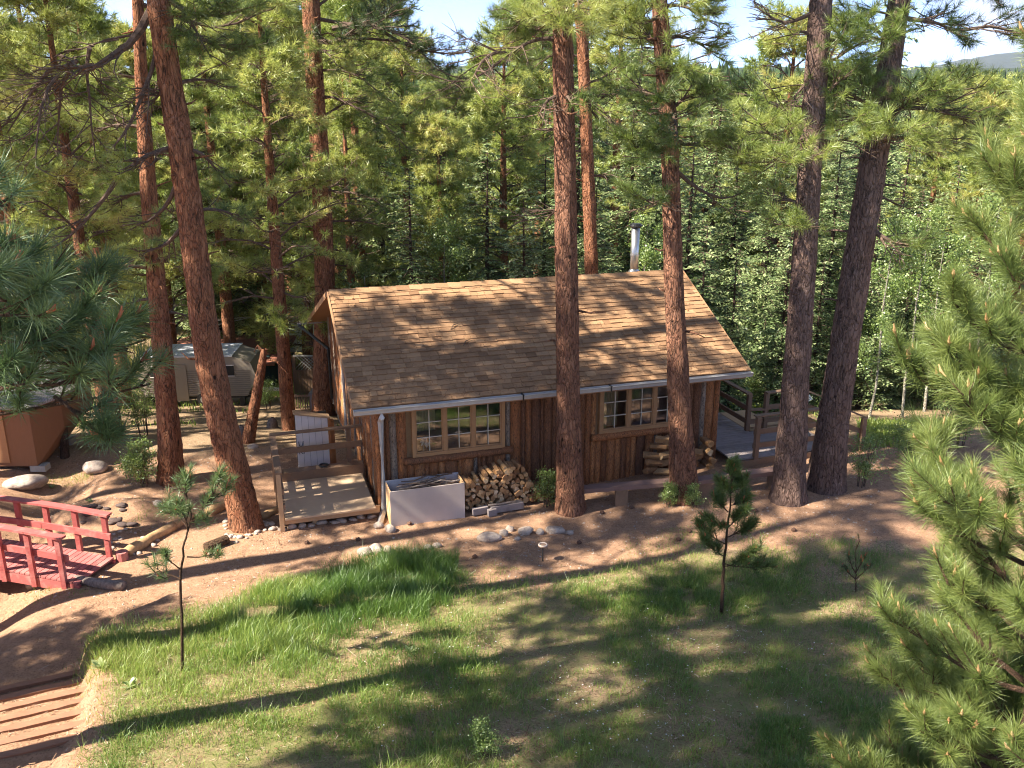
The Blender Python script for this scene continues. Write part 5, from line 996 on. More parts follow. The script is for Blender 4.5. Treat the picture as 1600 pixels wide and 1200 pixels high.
BG = [  # kind, variant, px, Y, top row
 ('pine', 0, 30, 25.5, -160, 'yellow-green ponderosa at the left picture edge behind the brown shed'), ('pine', 4, 130, 24.0, -120, 'yellow-green ponderosa rising behind the brown shed, its trunk right of the shed'), ('pine', 4, 345, 33.0, -60, 'ponderosa standing between the leaning trunk and the dark trunk, crown above the camper'),
 ('pine', 4, 430, 23.6, -90, 'dark ponderosa trunk left of the white cupboard, its crown high over the camper'), ('pine', 2, 80, 33, -100, 'second-row ponderosa far left behind the shed'),
 ('fir', 0, 330, 38, -20, 'fir behind the leaning trunk'), ('pine', 0, 560, 31, -60, 'ponderosa behind the left half of the roof'), ('pine', 2, 640, 37, 55, 'ponderosa behind the roof with its top left of the sky gap'), ('fir', 1, 600, 29, 190, 'fir close behind the left half of the roof ridge'),
 ('fir', 0, 700, 36, 170, 'dark fir straight under the left sky gap'), ('fir', 1, 760, 30, 215, 'bright green fir behind the middle of the ridge'), ('pine', 2, 790, 40, 40, 'pine right of the left sky gap'), ('fir', 1, 850, 33, 230, 'fir between the middle trunk and the slender trunk'), ('pine', 1, 840, 45, -40, 'tall ponderosa far behind the middle trunk'),
 ('fir', 0, 985, 33, 140, 'fir behind the flue pipe'), ('pine', 0, 960, 41, -40, 'ponderosa between the slender trunk and the flue pipe, far back'), ('fir', 1, 1075, 29, 200, 'fir right of the third front trunk'), ('fir', 0, 1145, 32, 180, 'pale green fir over the cabin right roof end'),
 ('fir', 0, 1200, 28, 225, 'pale green fir with a reddish trunk right of the roof end'), ('pine', 2, 1218, 33, 12, 'narrow yellow-green pine standing up into the right sky gap'), ('fir', 1, 1265, 31, 260, 'fir seen between the two right trunks'), ('fir', 0, 1330, 36, 160, 'fir behind the leaning dark trunk'),
 ('fir', 0, 1400, 31, 190, 'fir right of the leaning dark trunk'), ('pine', 2, 1450, 37, 130, 'pine right of the leaning dark trunk, farther back'), ('fir', 1, 1480, 28, 250, 'fir behind the white-stemmed aspens'), ('fir', 0, 1560, 33, 165, 'fir at the right picture edge'), ('pine', 2, 1600, 29, 140, 'pine at the right picture edge behind the near branches'), ('fir', 2, 1100, 24.5, 345, 'small fir right behind the cabin right end'), ('fir', 2, 1155, 25.0, 380, 'small fir above the side deck'), ('fir', 2, 1290, 26.5, 400, 'small fir low between the two right trunks'),
 ('pine', 2, 250, 33.5, 40, 'young low-branched pine over the camper roof'), ('pine', 4, 165, 28.5, -10, 'bushy pine right of the shed, second row'), ('pine', 2, 20, 29, 20, 'bushy pine at the left picture edge, second row'), ('pine', 2, 405, 39, 10, 'bushy pine between the camper and the dark trunk'), ('pine', 2, 470, 36, -20, 'pine seen left of the straight trunk at the roof corner'), ('pine', 4, 300, 35, -100, 'tall pine over the camper front'), ('pine', 2, 545, 28, 120, 'young pine right behind the left gable'), ('pine', 2, 690, 31, 180, 'young pine behind the roof under the left sky gap'),
 ('fir', 1, 640, 26.5, 260, 'low fir just behind the left part of the ridge'), ('fir', 1, 820, 27, 285, 'low fir just behind the ridge left of the middle trunk'), ('fir', 0, 900, 31, 120, 'fir behind the slender trunk'), ('fir', 1, 930, 28, 280, 'low fir between slender trunk and flue'), ('fir', 1, 1040, 32, 130, 'fir behind the third front trunk'), ('fir', 0, 1110, 36, 130, 'fir over the roof end, second row'), ('fir', 1, 1235, 25.5, 330, 'low fir behind the trunk with the sign'), ('fir', 0, 1300, 30, 200, 'fir in the gap between the right trunks, second row'), ('fir', 1, 1370, 26.5, 300, 'low fir right beside the leaning dark trunk'), ('fir', 1, 1430, 27.5, 290, 'low fir behind the nearest aspen'), ('fir', 1, 1530, 27, 260, 'low fir toward the right edge'), ('pine', 2, 1520, 31, 120, 'yellow-green pine toward the right edge'),
 ('aspen', 0, 1388, 23.0, 330, 'thin white-stemmed aspen nearest the leaning dark trunk'), ('aspen', 0, 1447, 24.0, 320, 'second white-stemmed aspen from the leaning dark trunk'), ('aspen', 1, 1350, 26.0, 400, 'thin aspen partly behind the leaning dark trunk'), ('aspen', 1, 1483, 25.5, 330, 'third white-stemmed aspen from the leaning trunk'), ('aspen', 0, 1555, 24.5, 300, 'white-stemmed aspen near the right picture edge'), ('aspen', 1, 1420, 28.0, 360, 'farther aspen between the two nearest white stems'),
 ('aspen', 0, 690, 27, 330, 'broad-leaved bright tree behind the middle of the roof'), ('aspen', 0, 1010, 27, 330, 'broad-leaved bright tree behind the flue pipe'), ('aspen', 1, 560, 26, 390, 'low bright leafy tree behind the left ridge end'), ('aspen', 1, 385, 37, 470, 'bright leafy tree over the neighbour cottage'), ('aspen', 0, 300, 40, 440, 'bright leafy tree left behind the camper')]
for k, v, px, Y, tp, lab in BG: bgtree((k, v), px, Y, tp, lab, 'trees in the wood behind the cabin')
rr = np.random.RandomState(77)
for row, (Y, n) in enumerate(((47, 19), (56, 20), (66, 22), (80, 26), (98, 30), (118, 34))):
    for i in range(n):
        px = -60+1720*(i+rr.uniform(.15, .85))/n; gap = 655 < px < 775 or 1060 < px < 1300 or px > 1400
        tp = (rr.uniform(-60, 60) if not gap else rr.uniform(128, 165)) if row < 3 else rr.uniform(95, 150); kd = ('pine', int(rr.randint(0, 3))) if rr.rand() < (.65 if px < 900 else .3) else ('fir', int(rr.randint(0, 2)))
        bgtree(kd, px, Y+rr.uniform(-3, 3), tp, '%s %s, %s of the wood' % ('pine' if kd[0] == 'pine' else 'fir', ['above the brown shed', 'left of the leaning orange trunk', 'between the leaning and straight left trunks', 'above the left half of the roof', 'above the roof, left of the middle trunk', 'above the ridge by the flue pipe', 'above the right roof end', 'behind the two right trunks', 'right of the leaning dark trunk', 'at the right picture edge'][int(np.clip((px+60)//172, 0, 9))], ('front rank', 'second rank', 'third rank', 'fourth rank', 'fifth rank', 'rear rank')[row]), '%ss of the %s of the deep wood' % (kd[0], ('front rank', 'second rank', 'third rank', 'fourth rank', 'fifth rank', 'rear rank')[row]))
# unseen pines added left of the frame to shade the lawn, roof and path
for k, (x, y, v, s) in enumerate(((-9.2, 5.2, 3, .85), (-8.4, 7.4, 3, .9), (-13.0, 9.7, 2, .62), (-11.0, 3.2, 3, .9), (-7.4, 3.6, 3, .85), (-12.0, 11.8, 3, 1.0), (-8.8, 10.0, 3, 1.1), (-11.4, 14.4, 3, .9), (-18.5, 14.0, 3, 1.0), (-15.2, 17.6, 3, .9), (-19.5, 19.5, 3, 1.1))):
    put(('pine', v), x, y, s, ('unseen high-crowned ponderosa pine added left of the picture for its shade' if v == 3 else 'small unseen ponderosa pine added left of the picture to shade the path'), 'unseen shade pines left of the picture')

def far_forest():
    r = np.random.RandomState(5); g = Geo(); n = 8000; Y = 125+r.rand(n)**1.4*470; X = r.uniform(-.75, .75, n)*Y; Z = zg(X, Y); H_ = r.uniform(9, 15, n); K = 5; V = []; T = []
    for k in range(K):
        a = r.uniform(0, 2*PI, n)
        for j in range(5):
            aa = a+j*2*PI/5; z0 = Z+H_*(.12+.17*k); z1 = Z+H_*(.42+.145*k); rad = H_*.19*(1-k/K*.85)*r.uniform(.8, 1.2, n)
            V.append(np.stack([np.stack([X+np.cos(aa)*rad, Y+np.sin(aa)*rad, z0], 1), np.stack([X+np.cos(aa+1.1)*rad, Y+np.sin(aa+1.1)*rad, z0-.3], 1), np.stack([X, Y, z1], 1)], 1))
    V = np.concatenate(V).reshape(-1, 3); g.add(V, None, np.arange(len(V)).reshape(-1, 3), tint=np.repeat(r.uniform(.0, .5, len(V)//3), 3)); o = g.obj('far_forest', leafmat('distant_conifers', [(0, (.03, .05, .025)), (.5, (.07, .11, .045)), (1, (.11, .16, .06))], .2, 0)); tag(o, 'conifer forest on the far valley side', 'forest', kind='stuff')
far_forest()
def hills():
    r = np.random.RandomState(3); mt = M('hill_forest'); n = mt.noise(mt.mapping((.01, .01, .02)), 1.2, 8, .7); mt.bsdf(mt.ramp(n, [(.35, (.014, .024, .016)), (.6, (.024, .036, .022)), (.8, (.05, .05, .035))]), .95, spec=.05, normal=mt.bump(n, .6, 20)); 
    for k, (Y, hx) in enumerate(((1700, lambda p: np.interp(p, [-400, 500, 690, 760, 900, 1080, 1290, 1400, 1700, 2200], [145, 150, 138, 142, 150, 120, 122, 130, 160, 150])),
                                 (4200, lambda p: np.interp(p, [-400, 900, 1280, 1400, 1480, 1560, 1620, 1800, 2200], [175, 165, 150, 128, 98, 86, 95, 120, 150])))):
        n_ = 160; px = np.linspace(-400, 2200, n_); py = hx(px)+(fbm(px*.02, px*0, 60+k, 5)-.5)*14; D = 13; g = Geo(); V = []
        for j in range(D):
            t = j/(D-1); f = (math.sin(t*PI/2) if t <= 1 else 1)
            for a, b in zip(px, py):
                q = atY(a, b, Y); x = q[0]*(.75+.25*t); yy = Y*(.55+.45*t); zt = q[2]; z = -60+(zt+60)*f**1.1; z += (fbm(x*.004, yy*.006, 70+k, 4)-.5)*(zt+40)*.35*math.sin(t*PI); V.append((x, yy, z))
        i = np.arange(D-1)[:, None]*n_; j = np.arange(n_-1)[None, :]; g.add(np.array(V), np.stack([i+j, i+j+1, i+n_+j+1, i+n_+j], -1).reshape(-1, 4)); o = g.obj('hill' if k == 0 else 'mountain', mt.m, smooth=True); o['kind'] = 'structure'
hills()

# ------------------------------------------------------------------ near pines, saplings
class Near:
    def __init__(s, seed): s.r = np.random.RandomState(seed); s.w = Geo(); s.b = Geo(); s.P = []; s.D = []; s.S = []; s.T = []
    def shoot(s, p, d, ln, sc, tint, bud=True):
        """a leafy shoot: twig of length ln, needles on its outer part, bud at the tip"""
        r = s.r; q = p+d*ln*.55+r.randn(3)*.02; e = p+d*ln+UP*ln*.22; s.w.tube([p, q, e], [.009, .007, .005], 5, cap=False); dd = nrm(e-q); s.P.append(e); s.D.append(dd); s.S.append(sc*r.uniform(.85, 1.1)); s.T.append(tint+r.uniform(-.12, .12))
        if ln > .22: s.P.append(q*.5+e*.5); s.D.append(dd); s.S.append(sc*.9); s.T.append(tint+r.uniform(-.15, .05))
        if bud and r.rand() < .5:
            h = r.uniform(.035, .085); s.b.tube([e-dd*.01, e+dd*h*.4, e+(dd*.7+UP*.3)*h], [.007, .010, .003], 6, tint=r.rand())
            for k in range(2): o = r.randn(3)*.012; s.b.tube([e, e+o+dd*h*.55], [.005, .002], 4, tint=r.rand())
    def branch(s, p0, p1, r0, n, ln, sc, tint, lift=.25, start=.3, bare=.12):
        r = s.r; K = 9; t = np.linspace(0, 1, K)[:, None]; L_ = np.linalg.norm(p1-p0); P = p0+(p1-p0)*t; P[:, 2] += (t[:, 0]**2-t[:, 0])*lift*L_; P += np.cumsum(r.randn(K, 3)*.015*L_, 0)*t*(1-t)*3; s.w.tube(P, r0*(1-.7*t[:, 0]), 8, cap=False)
        for k in range(n):
            u = start+(1-start)*(k+r.rand())/n; i = min(int(u*(K-1)), K-2); f = u*(K-1)-i; q = P[i]*(1-f)+P[i+1]*f; tg = nrm(P[i+1]-P[i]); side = nrm(np.cross(tg, UP)+1e-3); d = nrm(tg*r.uniform(.5, 1.1)+side*r.choice([-1, 1])*r.uniform(.35, .95)+UP*r.uniform(-.05, .6))
            l2 = ln*(1.15-.5*u)*r.uniform(.6, 1.15)
            if r.rand() < bare: s.w.tube([q, q+d*l2*.6, q+d*l2+r.randn(3)*.06], [.006, .004, .002], 4, cap=False); continue
            s.shoot(q, d, l2, sc, tint)
            if l2 > .3:
                for sg in (-1, 1):
                    if r.rand() < .6: s.shoot(q+d*l2*.4, nrm(d+nrm(np.cross(d, UP)+1e-3)*sg*.8+UP*.2), l2*.55, sc*.92, tint)
        s.shoot(P[-2], nrm(P[-1]-P[-2]+UP*.1), np.linalg.norm(P[-1]-P[-2]), sc*1.1, tint)
    def finish(s, e, o, leafm, budm, tm, seed):
        s.w.v = [v+o.astype(np.float32) for v in s.w.v]; s.w.obj('branches', M_nearbark, e)
        if s.b.n: s.b.v = [v+o.astype(np.float32) for v in s.b.v]; s.b.obj('buds', budm, e)['kind'] = 'stuff'
        g = Geo(); place(g, tm, np.array(s.P)+o, s.D, s.S, s.T, seed); g.obj('crown', leafm, e)
M_nearbark = barkmat('young_bark', (.20, .12, .075), (.15, .09, .06), (.05, .03, .02), sc=4, stretch=.8, knots=False)
M_bud = leafmat('bud_scales', [(0, (.34, .19, .08)), (1, (.50, .34, .16))], .1); M_budred = leafmat('red_buds', [(0, (.34, .09, .04)), (1, (.45, .15, .07))], .1)
def near_right():
    b = np.array([3.62, 5.25, 0]); b[2] = gz(b[0], b[1]); e = empty('near_pine', 'young ponderosa close to the camera filling the right picture edge', 'pine tree', b); o = -b; nt_ = Near(21); r = nt_.r; top = 8.55
    g, Q, rad = trunk_geo([b-[0, 0, .3], [3.66, 5.25, 5], [3.6, 5.3, top]], [.12, .085, .02], 5, 14, .05, .1); shift(g, o).obj('trunk', M_nearbark, e, True)
    z = 2.2
    while z < top-.1:
        f = (top-z)/(top-2.2); i = int(np.argmin(abs(Q[:, 2]-z))); nb = 6 if z > 3.3 else 7
        for k in range(nb):
            a = r.uniform(0, 2*PI); 
            if math.cos(a) > .45 and r.rand() < .55: continue
            ln = (.42+1.42*f**.8)*r.uniform(.7, 1.12)
            if math.sin(a) < -.5: ln *= .7
            p1 = Q[i]+np.array([math.cos(a), math.sin(a), .28+.35*(1-f)])*ln; ln = ln
            if z < 4.6: p1 = Q[i]+(p1-Q[i])*.72
            nt_.branch(Q[i], p1, .016+.012*f, int(5+ln*5.6), .34, .16, .55, lift=.25, start=.28)
        z += r.uniform(.22, .34)
    nt_.shoot(Q[-3], UP, .3, .17, .6); nt_.finish(e, o, M_pine_near, M_bud, TUFT_NEAR, 3)
near_right()
def near_left():
    b = np.array([-4.3, 4.3, 0]); b[2] = gz(b[0], b[1]); e = empty('near_pine', 'ponderosa close to the camera reaching dark green branches in from the left edge', 'pine tree', b); o = -b; nt_ = Near(31); r = nt_.r
    g, Q, rad = trunk_geo([b-[0, 0, .3], [-4.3, 4.3, 7], [-4.2, 4.3, 11]], [.2, .15, .03], 6, 16, .05, .15); shift(g, o).obj('trunk', MB_pine, e, True)
    tips = [((12, 320), 4.5), ((30, 425), 4.3), ((48, 535), 4.2), ((125, 545), 4.35), ((185, 590), 4.2), ((38, 600), 4.0), ((165, 500), 4.6), ((228, 530), 4.8), ((235, 600), 5.0), ((110, 450), 4.9), ((10, 470), 3.9), ((5, 560), 4.6), ((90, 495), 4.0), ((140, 590), 5.0), ((200, 545), 4.3), ((70, 430), 4.6), ((175, 450), 5.2)]
    for k, ((px, py), Y) in enumerate(tips):
        p1 = atY(px, py, Y); z0 = p1[2]+r.uniform(-.1, .35); i = int(np.argmin(abs(Q[:, 2]-z0))); nt_.branch(Q[i], p1, .02, 5, .26, .165, .55, lift=.2, start=.62, bare=.1)
    nt_.branch(atY(85, 620, 4.5), atY(165, 690, 4.4), .011, 6, .16, .15, .4, lift=-.2, start=.3)
    for k in range(20):                                         # crown above, outside the frame
        z = r.uniform(8.5, 10.6); i = int(np.argmin(abs(Q[:, 2]-z))); a = r.uniform(0, 2*PI); nt_.branch(Q[i], Q[i]+np.array([math.cos(a), math.sin(a), .35])*(2.1-.12*(z-8.6)*1.5)*r.uniform(.7, 1.05), .025, 6, .4, .2, .4, start=.35)
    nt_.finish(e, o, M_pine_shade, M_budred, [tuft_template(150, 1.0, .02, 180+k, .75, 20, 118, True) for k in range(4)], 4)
near_left()
def sapling(label, path, Y, tufts, seed, r0=.022, sc=.15, mat=None, tint=.5):
    b = G(*path[0]); Y = b[1]; e = empty('pine_sapling', label, 'young pine', b); o = -b; n_ = Near(seed); P = [b]+[atY(px, py, Y) for px, py in path[1:]]; P = np.array(P); K = 24; s = np.linspace(0, len(P)-1, K); Q = np.stack([np.interp(s, range(len(P)), P[:, i]) for i in range(3)], 1); Q[1:-1, :2] += n_.r.randn(K-2, 2)*.006
    g = Geo(); g.tube(Q, np.linspace(r0, r0*.25, K), 9); shift(g, o).obj('trunk', M_nearbark, e, True)
    for (sx, sy), (ex, ey), dy, n, ln in tufts: n_.branch(atY(sx, sy, Y), atY(ex, ey, Y+dy), .011, n, ln, sc, tint, lift=.15, start=.2 if n > 9 else .4, bare=.0)
    n_.shoot(Q[-3], UP, .2, sc, tint); n_.finish(e, o, mat or M_pine_near, M_budred, TUFT_SAP, seed); return e
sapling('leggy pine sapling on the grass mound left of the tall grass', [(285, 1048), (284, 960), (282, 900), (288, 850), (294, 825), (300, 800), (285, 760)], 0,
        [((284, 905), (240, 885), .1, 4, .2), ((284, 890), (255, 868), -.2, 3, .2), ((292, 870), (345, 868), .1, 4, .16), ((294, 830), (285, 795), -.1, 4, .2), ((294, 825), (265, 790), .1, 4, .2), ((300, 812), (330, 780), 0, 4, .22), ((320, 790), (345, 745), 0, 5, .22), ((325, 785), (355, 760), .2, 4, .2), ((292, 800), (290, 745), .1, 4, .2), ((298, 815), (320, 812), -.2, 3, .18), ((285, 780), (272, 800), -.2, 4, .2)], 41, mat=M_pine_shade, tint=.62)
sapling('bushy pine sapling standing before the bench on the right', [(1127, 958), (1130, 900), (1134, 850), (1140, 800), (1144, 730)], 0,
        [((1130, 880), (1195, 885), .1, 12, .25), ((1130, 885), (1180, 865), -.3, 11, .25), ((1132, 870), (1100, 845), -.2, 12, .22), ((1133, 850), (1095, 820), .2, 13, .22), ((1135, 840), (1175, 820), .1, 14, .22), ((1136, 825), (1165, 800), -.2, 13, .22), ((1136, 820), (1110, 815), -.2, 13, .22), ((1138, 800), (1120, 780), .1, 14, .2), ((1140, 790), (1165, 780), 0, 14, .2), ((1142, 770), (1128, 755), -.1, 13, .18), ((1143, 770), (1158, 750), .1, 13, .18), ((1144, 750), (1146, 728), 0, 13, .15)], 42, r0=.03, sc=.155, mat=M_pine_near, tint=.3)
sapling('bare-topped little pine seedling in the lawn under the near right branches', [(1337, 925), (1337, 890), (1338, 850)], 0, [((1337, 905), (1318, 885), 0, 7, .1), ((1337, 905), (1360, 885), 0, 7, .1), ((1337, 895), (1325, 865), 0, 7, .08), ((1337, 895), (1352, 868), 0, 7, .08)], 43, r0=.012, sc=.06, mat=M_pine_shade, tint=.4)
# dead leaning trunk and stump by the camper
def dead_trunk():
    b = G(384, 692); Q = [b-[0, 0, .2], atY(398, 630, b[1]), atY(408, 580, b[1]), atY(413, 545, b[1])]; e = empty('dead_trunk', 'bare leaning snapped trunk before the camper', 'dead tree', b)
    g, q, rad = trunk_geo(Q, [.16, .13, .11, .07], 8, 14, .08, .1); g.tube([q[-2], atY(402, 540, b[1]), atY(397, 550, b[1])], [.05, .03, .01], 6); g.tube([q[-3], atY(432, 565, b[1]), atY(450, 582, b[1])], [.04, .03, .012], 6); g.tube([atY(432, 565, b[1]), atY(455, 590, b[1]), atY(458, 615, b[1])], [.02, .012, .006], 5); shift(g, -b).obj('trunk', MB_pine, e, True)
    for px, py, h, lab in ((377, 690, .45, 'short jagged stump left of the snapped trunk'), (425, 668, .3, 'pale split stump beside the dark trunk')):
        b = G(px, py); g, q, rad = trunk_geo([b-[0, 0, .1], b+[0, 0, h*.7], b+[.03, 0, h]], [.14, .12, .04], px, 12, .12, .06); single(g, 'stump', M_deadtwig, lab, 'stump', b, smooth=True)
    for px, py, Y, w, h, lab in ((183, 682, None, 17, 5, 'short dark trunk seen under the near left branches'), (100, 715, None, 12, 1.1, 'dark post standing right of the brown shed'), (1180, 620, None, 26, 6, 'dark trunk behind the side deck'), (165, 640, None, 20, 6, 'greyish trunk behind the near left branches')):
        b = G(px, py); r0 = w/2/FPX*b[1]*1.05; g, q, rad = trunk_geo([b-[0, 0, .2], b+[.05, 0, h*.6], b+[.1, .1, h]], [r0, r0*.9, r0*.7], px, 14, .05, .12); single(g, 'tree_trunk', MB_dark if px > 1000 or px == 100 else MB_pine, lab, 'trunk', b, smooth=True)
dead_trunk()

# ------------------------------------------------------------------ grass, flowers, litter, shrubs
def blades(g, X, Y, Hh, Wd, TN, r, lean=.35, up0=-.01):
    n = len(X); Z = zg(X, Y)+up0; a = r.uniform(0, 2*PI, n); f = r.uniform(0, PI, n); s = np.stack([np.cos(f), np.sin(f), 0*f], 1)*Wd[:, None]/2; ln = np.stack([np.cos(a), np.sin(a), 0*a], 1)*(Hh*r.uniform(.1, lean*1.6, n))[:, None]; B = np.stack([X, Y, Z], 1); U3 = np.stack([0*a, 0*a, Hh], 1)
    m_ = B+U3*.55+ln*.3; t = B+U3*(1-.25*r.rand(n)[:, None])+ln
    V = np.stack([B-s, B+s, m_-s*.8, m_+s*.8, t], 1).reshape(-1, 3); b = np.arange(n)[:, None]*5; T = np.stack([b+[0, 1, 3], b+[0, 3, 2], b+[2, 3, 4]], 1).reshape(-1, 3); g.add(V, None, T, tint=np.repeat(np.clip(TN, 0, 1), 5))
def poly_in(X, Y, P):
    ins = np.zeros(len(X), bool); n = len(P)
    for i in range(n):
        x1, y1 = P[i]; x2, y2 = P[(i+1) % n]; c = ((y1 > Y) != (y2 > Y)) & (X < (x2-x1)*(Y-y1)/(y2-y1+1e-12)+x1); ins ^= c
    return ins
def gpoly(px): return [tuple(G(*p)[:2]) for p in px]
def grass():
    r = np.random.RandomState(9)
    # short lawn
    n = 430000; Y = 6.5+9.5*r.rand(n)**1.25; X = r.uniform(-.72, .72, n)*(Y+1.5); d = lawn(X, Y); cl = fbm(X*1.1, Y*1.1, 51); c2 = fbm(X*4.5, Y*4.5, 53); pr = d*sst(.42, .72, cl*.65+c2*.45)*.85+.06*d
    k = r.rand(n) < pr*.9; X, Y, cl, c2 = X[k], Y[k], cl[k], c2[k]; n = len(X); g = Geo(); tn = .18+.55*fbm(X*.8, Y*.8, 57)+r.uniform(-.16, .2, n); tn = np.where(r.rand(n) < .10, r.uniform(.85, 1, n), tn)
    blades(g, X, Y, r.uniform(.04, .15, n)*(.6+1.0*cl)*np.where(r.rand(n) < .04, 1.9, 1), r.uniform(.004, .008, n), tn, r, .7); o = g.obj('lawn_grass', M_grass); tag(o, 'short patchy grass of the shaded lawn', 'grass', kind='stuff')
    # tall dark clump, sunny left clump, scattered tufts
    g = Geo()
    def patch(poly, n, h, t, wd=.0062, edge=None):
        n = int(n*1.35)
        P = gpoly(poly); xs = [q[0] for q in P]; ys = [q[1] for q in P]; X = r.uniform(min(xs), max(xs), n*3); Y = r.uniform(min(ys), max(ys), n*3); Xa = X+(fbm(X*1.5, Y*1.5, 61)-.5)*1.3; Ya = Y+(fbm(X*1.5, Y*1.5, 62)-.5)*1.3
        soft = sum(poly_in(Xa+a, Ya+b, P).astype(float) for a, b in ((0, 0), (.3, 0), (-.3, 0), (0, .3), (0, -.3), (.5, .4), (-.5, -.4), (.5, -.4), (-.5, .4)))/9
        k = (r.rand(len(X)) < soft**1.3) & (fbm(X*2.4, Y*2.4, 63) > .38); X, Y, soft = X[k][:n], Y[k][:n], soft[k][:n]; m_ = len(X)
        blades(g, X, Y, r.uniform(h[0], h[1], m_)*(.55+.8*fbm(X*1.7, Y*1.7, 65))*(.3+.7*soft)*r.choice([.6, 1, 1, 1.15], m_), np.full(m_, wd), r.uniform(t[0], t[1], m_)+.25*(fbm(X*1.5, Y*1.5, 66)-.5), r, .45)
    patch([(500, 900), (570, 872), (640, 866), (700, 878), (712, 910), (690, 960), (610, 990), (520, 1000), (470, 975), (470, 920)], 13000, (.22, .5), (.05, .42))
    patch([(320, 960), (420, 915), (500, 895), (520, 960), (500, 1030), (430, 1060), (340, 1040)], 8000, (.18, .42), (.25, .75))
    patch([(140, 1010), (200, 985), (330, 960), (345, 1050), (230, 1080), (150, 1085), (125, 1040)], 4500, (.10, .30), (.4, .88))
    patch([(130, 990), (190, 975), (200, 1020), (140, 1040)], 500, (.3, .55), (.1, .6)); patch([(890, 930), (1020, 905), (1100, 900), (1120, 960), (1000, 985), (910, 970)], 4200, (.1, .24), (.1, .55)); patch([(980, 900), (1140, 870), (1330, 880), (1250, 940), (1100, 960)], 4200, (.08, .2), (.1, .6))
    patch([(560, 1010), (760, 980), (830, 1100), (700, 1190), (520, 1190)], 5200, (.08, .22), (.1, .6)); patch([(1140, 1130), (1330, 1120), (1400, 1200), (1150, 1200)], 3000, (.08, .2), (.1, .5)); patch([(1250, 930), (1600, 900), (1600, 1200), (1300, 1200)], 9000, (.06, .16), (.1, .6))
    patch([(160, 1180), (260, 1090), (420, 1070), (520, 1190)], 2600, (.05, .16), (.2, .85)); patch([(1160, 820), (1240, 815), (1240, 845), (1160, 850)], 500, (.05, .12), (.2, .6)); patch([(1130, 840), (1330, 850), (1200, 880)], 900, (.05, .14), (.2, .7))
    patch([(20, 905), (150, 905), (130, 935), (40, 945)], 700, (.06, .16), (.2, .9)); patch([(190, 815), (250, 800), (300, 795), (290, 810), (220, 835)], 600, (.06, .16), (.3, .75)); patch([(60, 740), (160, 735), (140, 752), (70, 756)], 700, (.1, .3), (.3, .8)); patch([(340, 850), (370, 845), (375, 880), (345, 880)], 200, (.06, .2), (.2, .8))
    patch([(720, 880), (860, 870), (880, 900), (740, 915)], 500, (.05, .14), (.3, .9)); patch([(810, 790), (860, 790), (860, 800), (800, 805)], 150, (.05, .12), (.2, .7)); patch([(970, 830), (1100, 825), (1130, 870), (1000, 880)], 900, (.04, .12), (.2, .8))
    o = g.obj('tall_grass', M_grass); tag(o, 'tall green grass in clumps on the mound and around the lawn', 'grass', kind='stuff')
    # meadow behind
    g = Geo(); n = 26000; Y = 24+20*r.rand(n); X = r.uniform(-.62, .62, n)*Y; k = fbm(X*.35, Y*.35, 71) > .47; X, Y = X[k], Y[k]; blades(g, X, Y, r.uniform(.1, .3, len(X)), np.full(len(X), .03), r.uniform(.3, .8, len(X)), r, .5)
    for q in ([(410, 620), (460, 620), (460, 575), (410, 575)], [(1115, 640), (1240, 650), (1240, 620), (1115, 610)], [(1340, 700), (1480, 700), (1480, 660), (1340, 660)]):
        P = gpoly(q); xs = [a[0] for a in P]; ys = [a[1] for a in P]; X = r.uniform(min(xs), max(xs), 6000); Y = r.uniform(min(ys), max(ys), 6000); k = poly_in(X, Y, P); blades(g, X[k], Y[k], r.uniform(.1, .25, k.sum()), np.full(k.sum(), .03), r.uniform(.45, .8, k.sum()), r, .5)
    o = g.obj('meadow_grass', M_grass); tag(o, 'sunlit grass and ground cover in the wood behind the cabin', 'grass', kind='stuff')
grass()
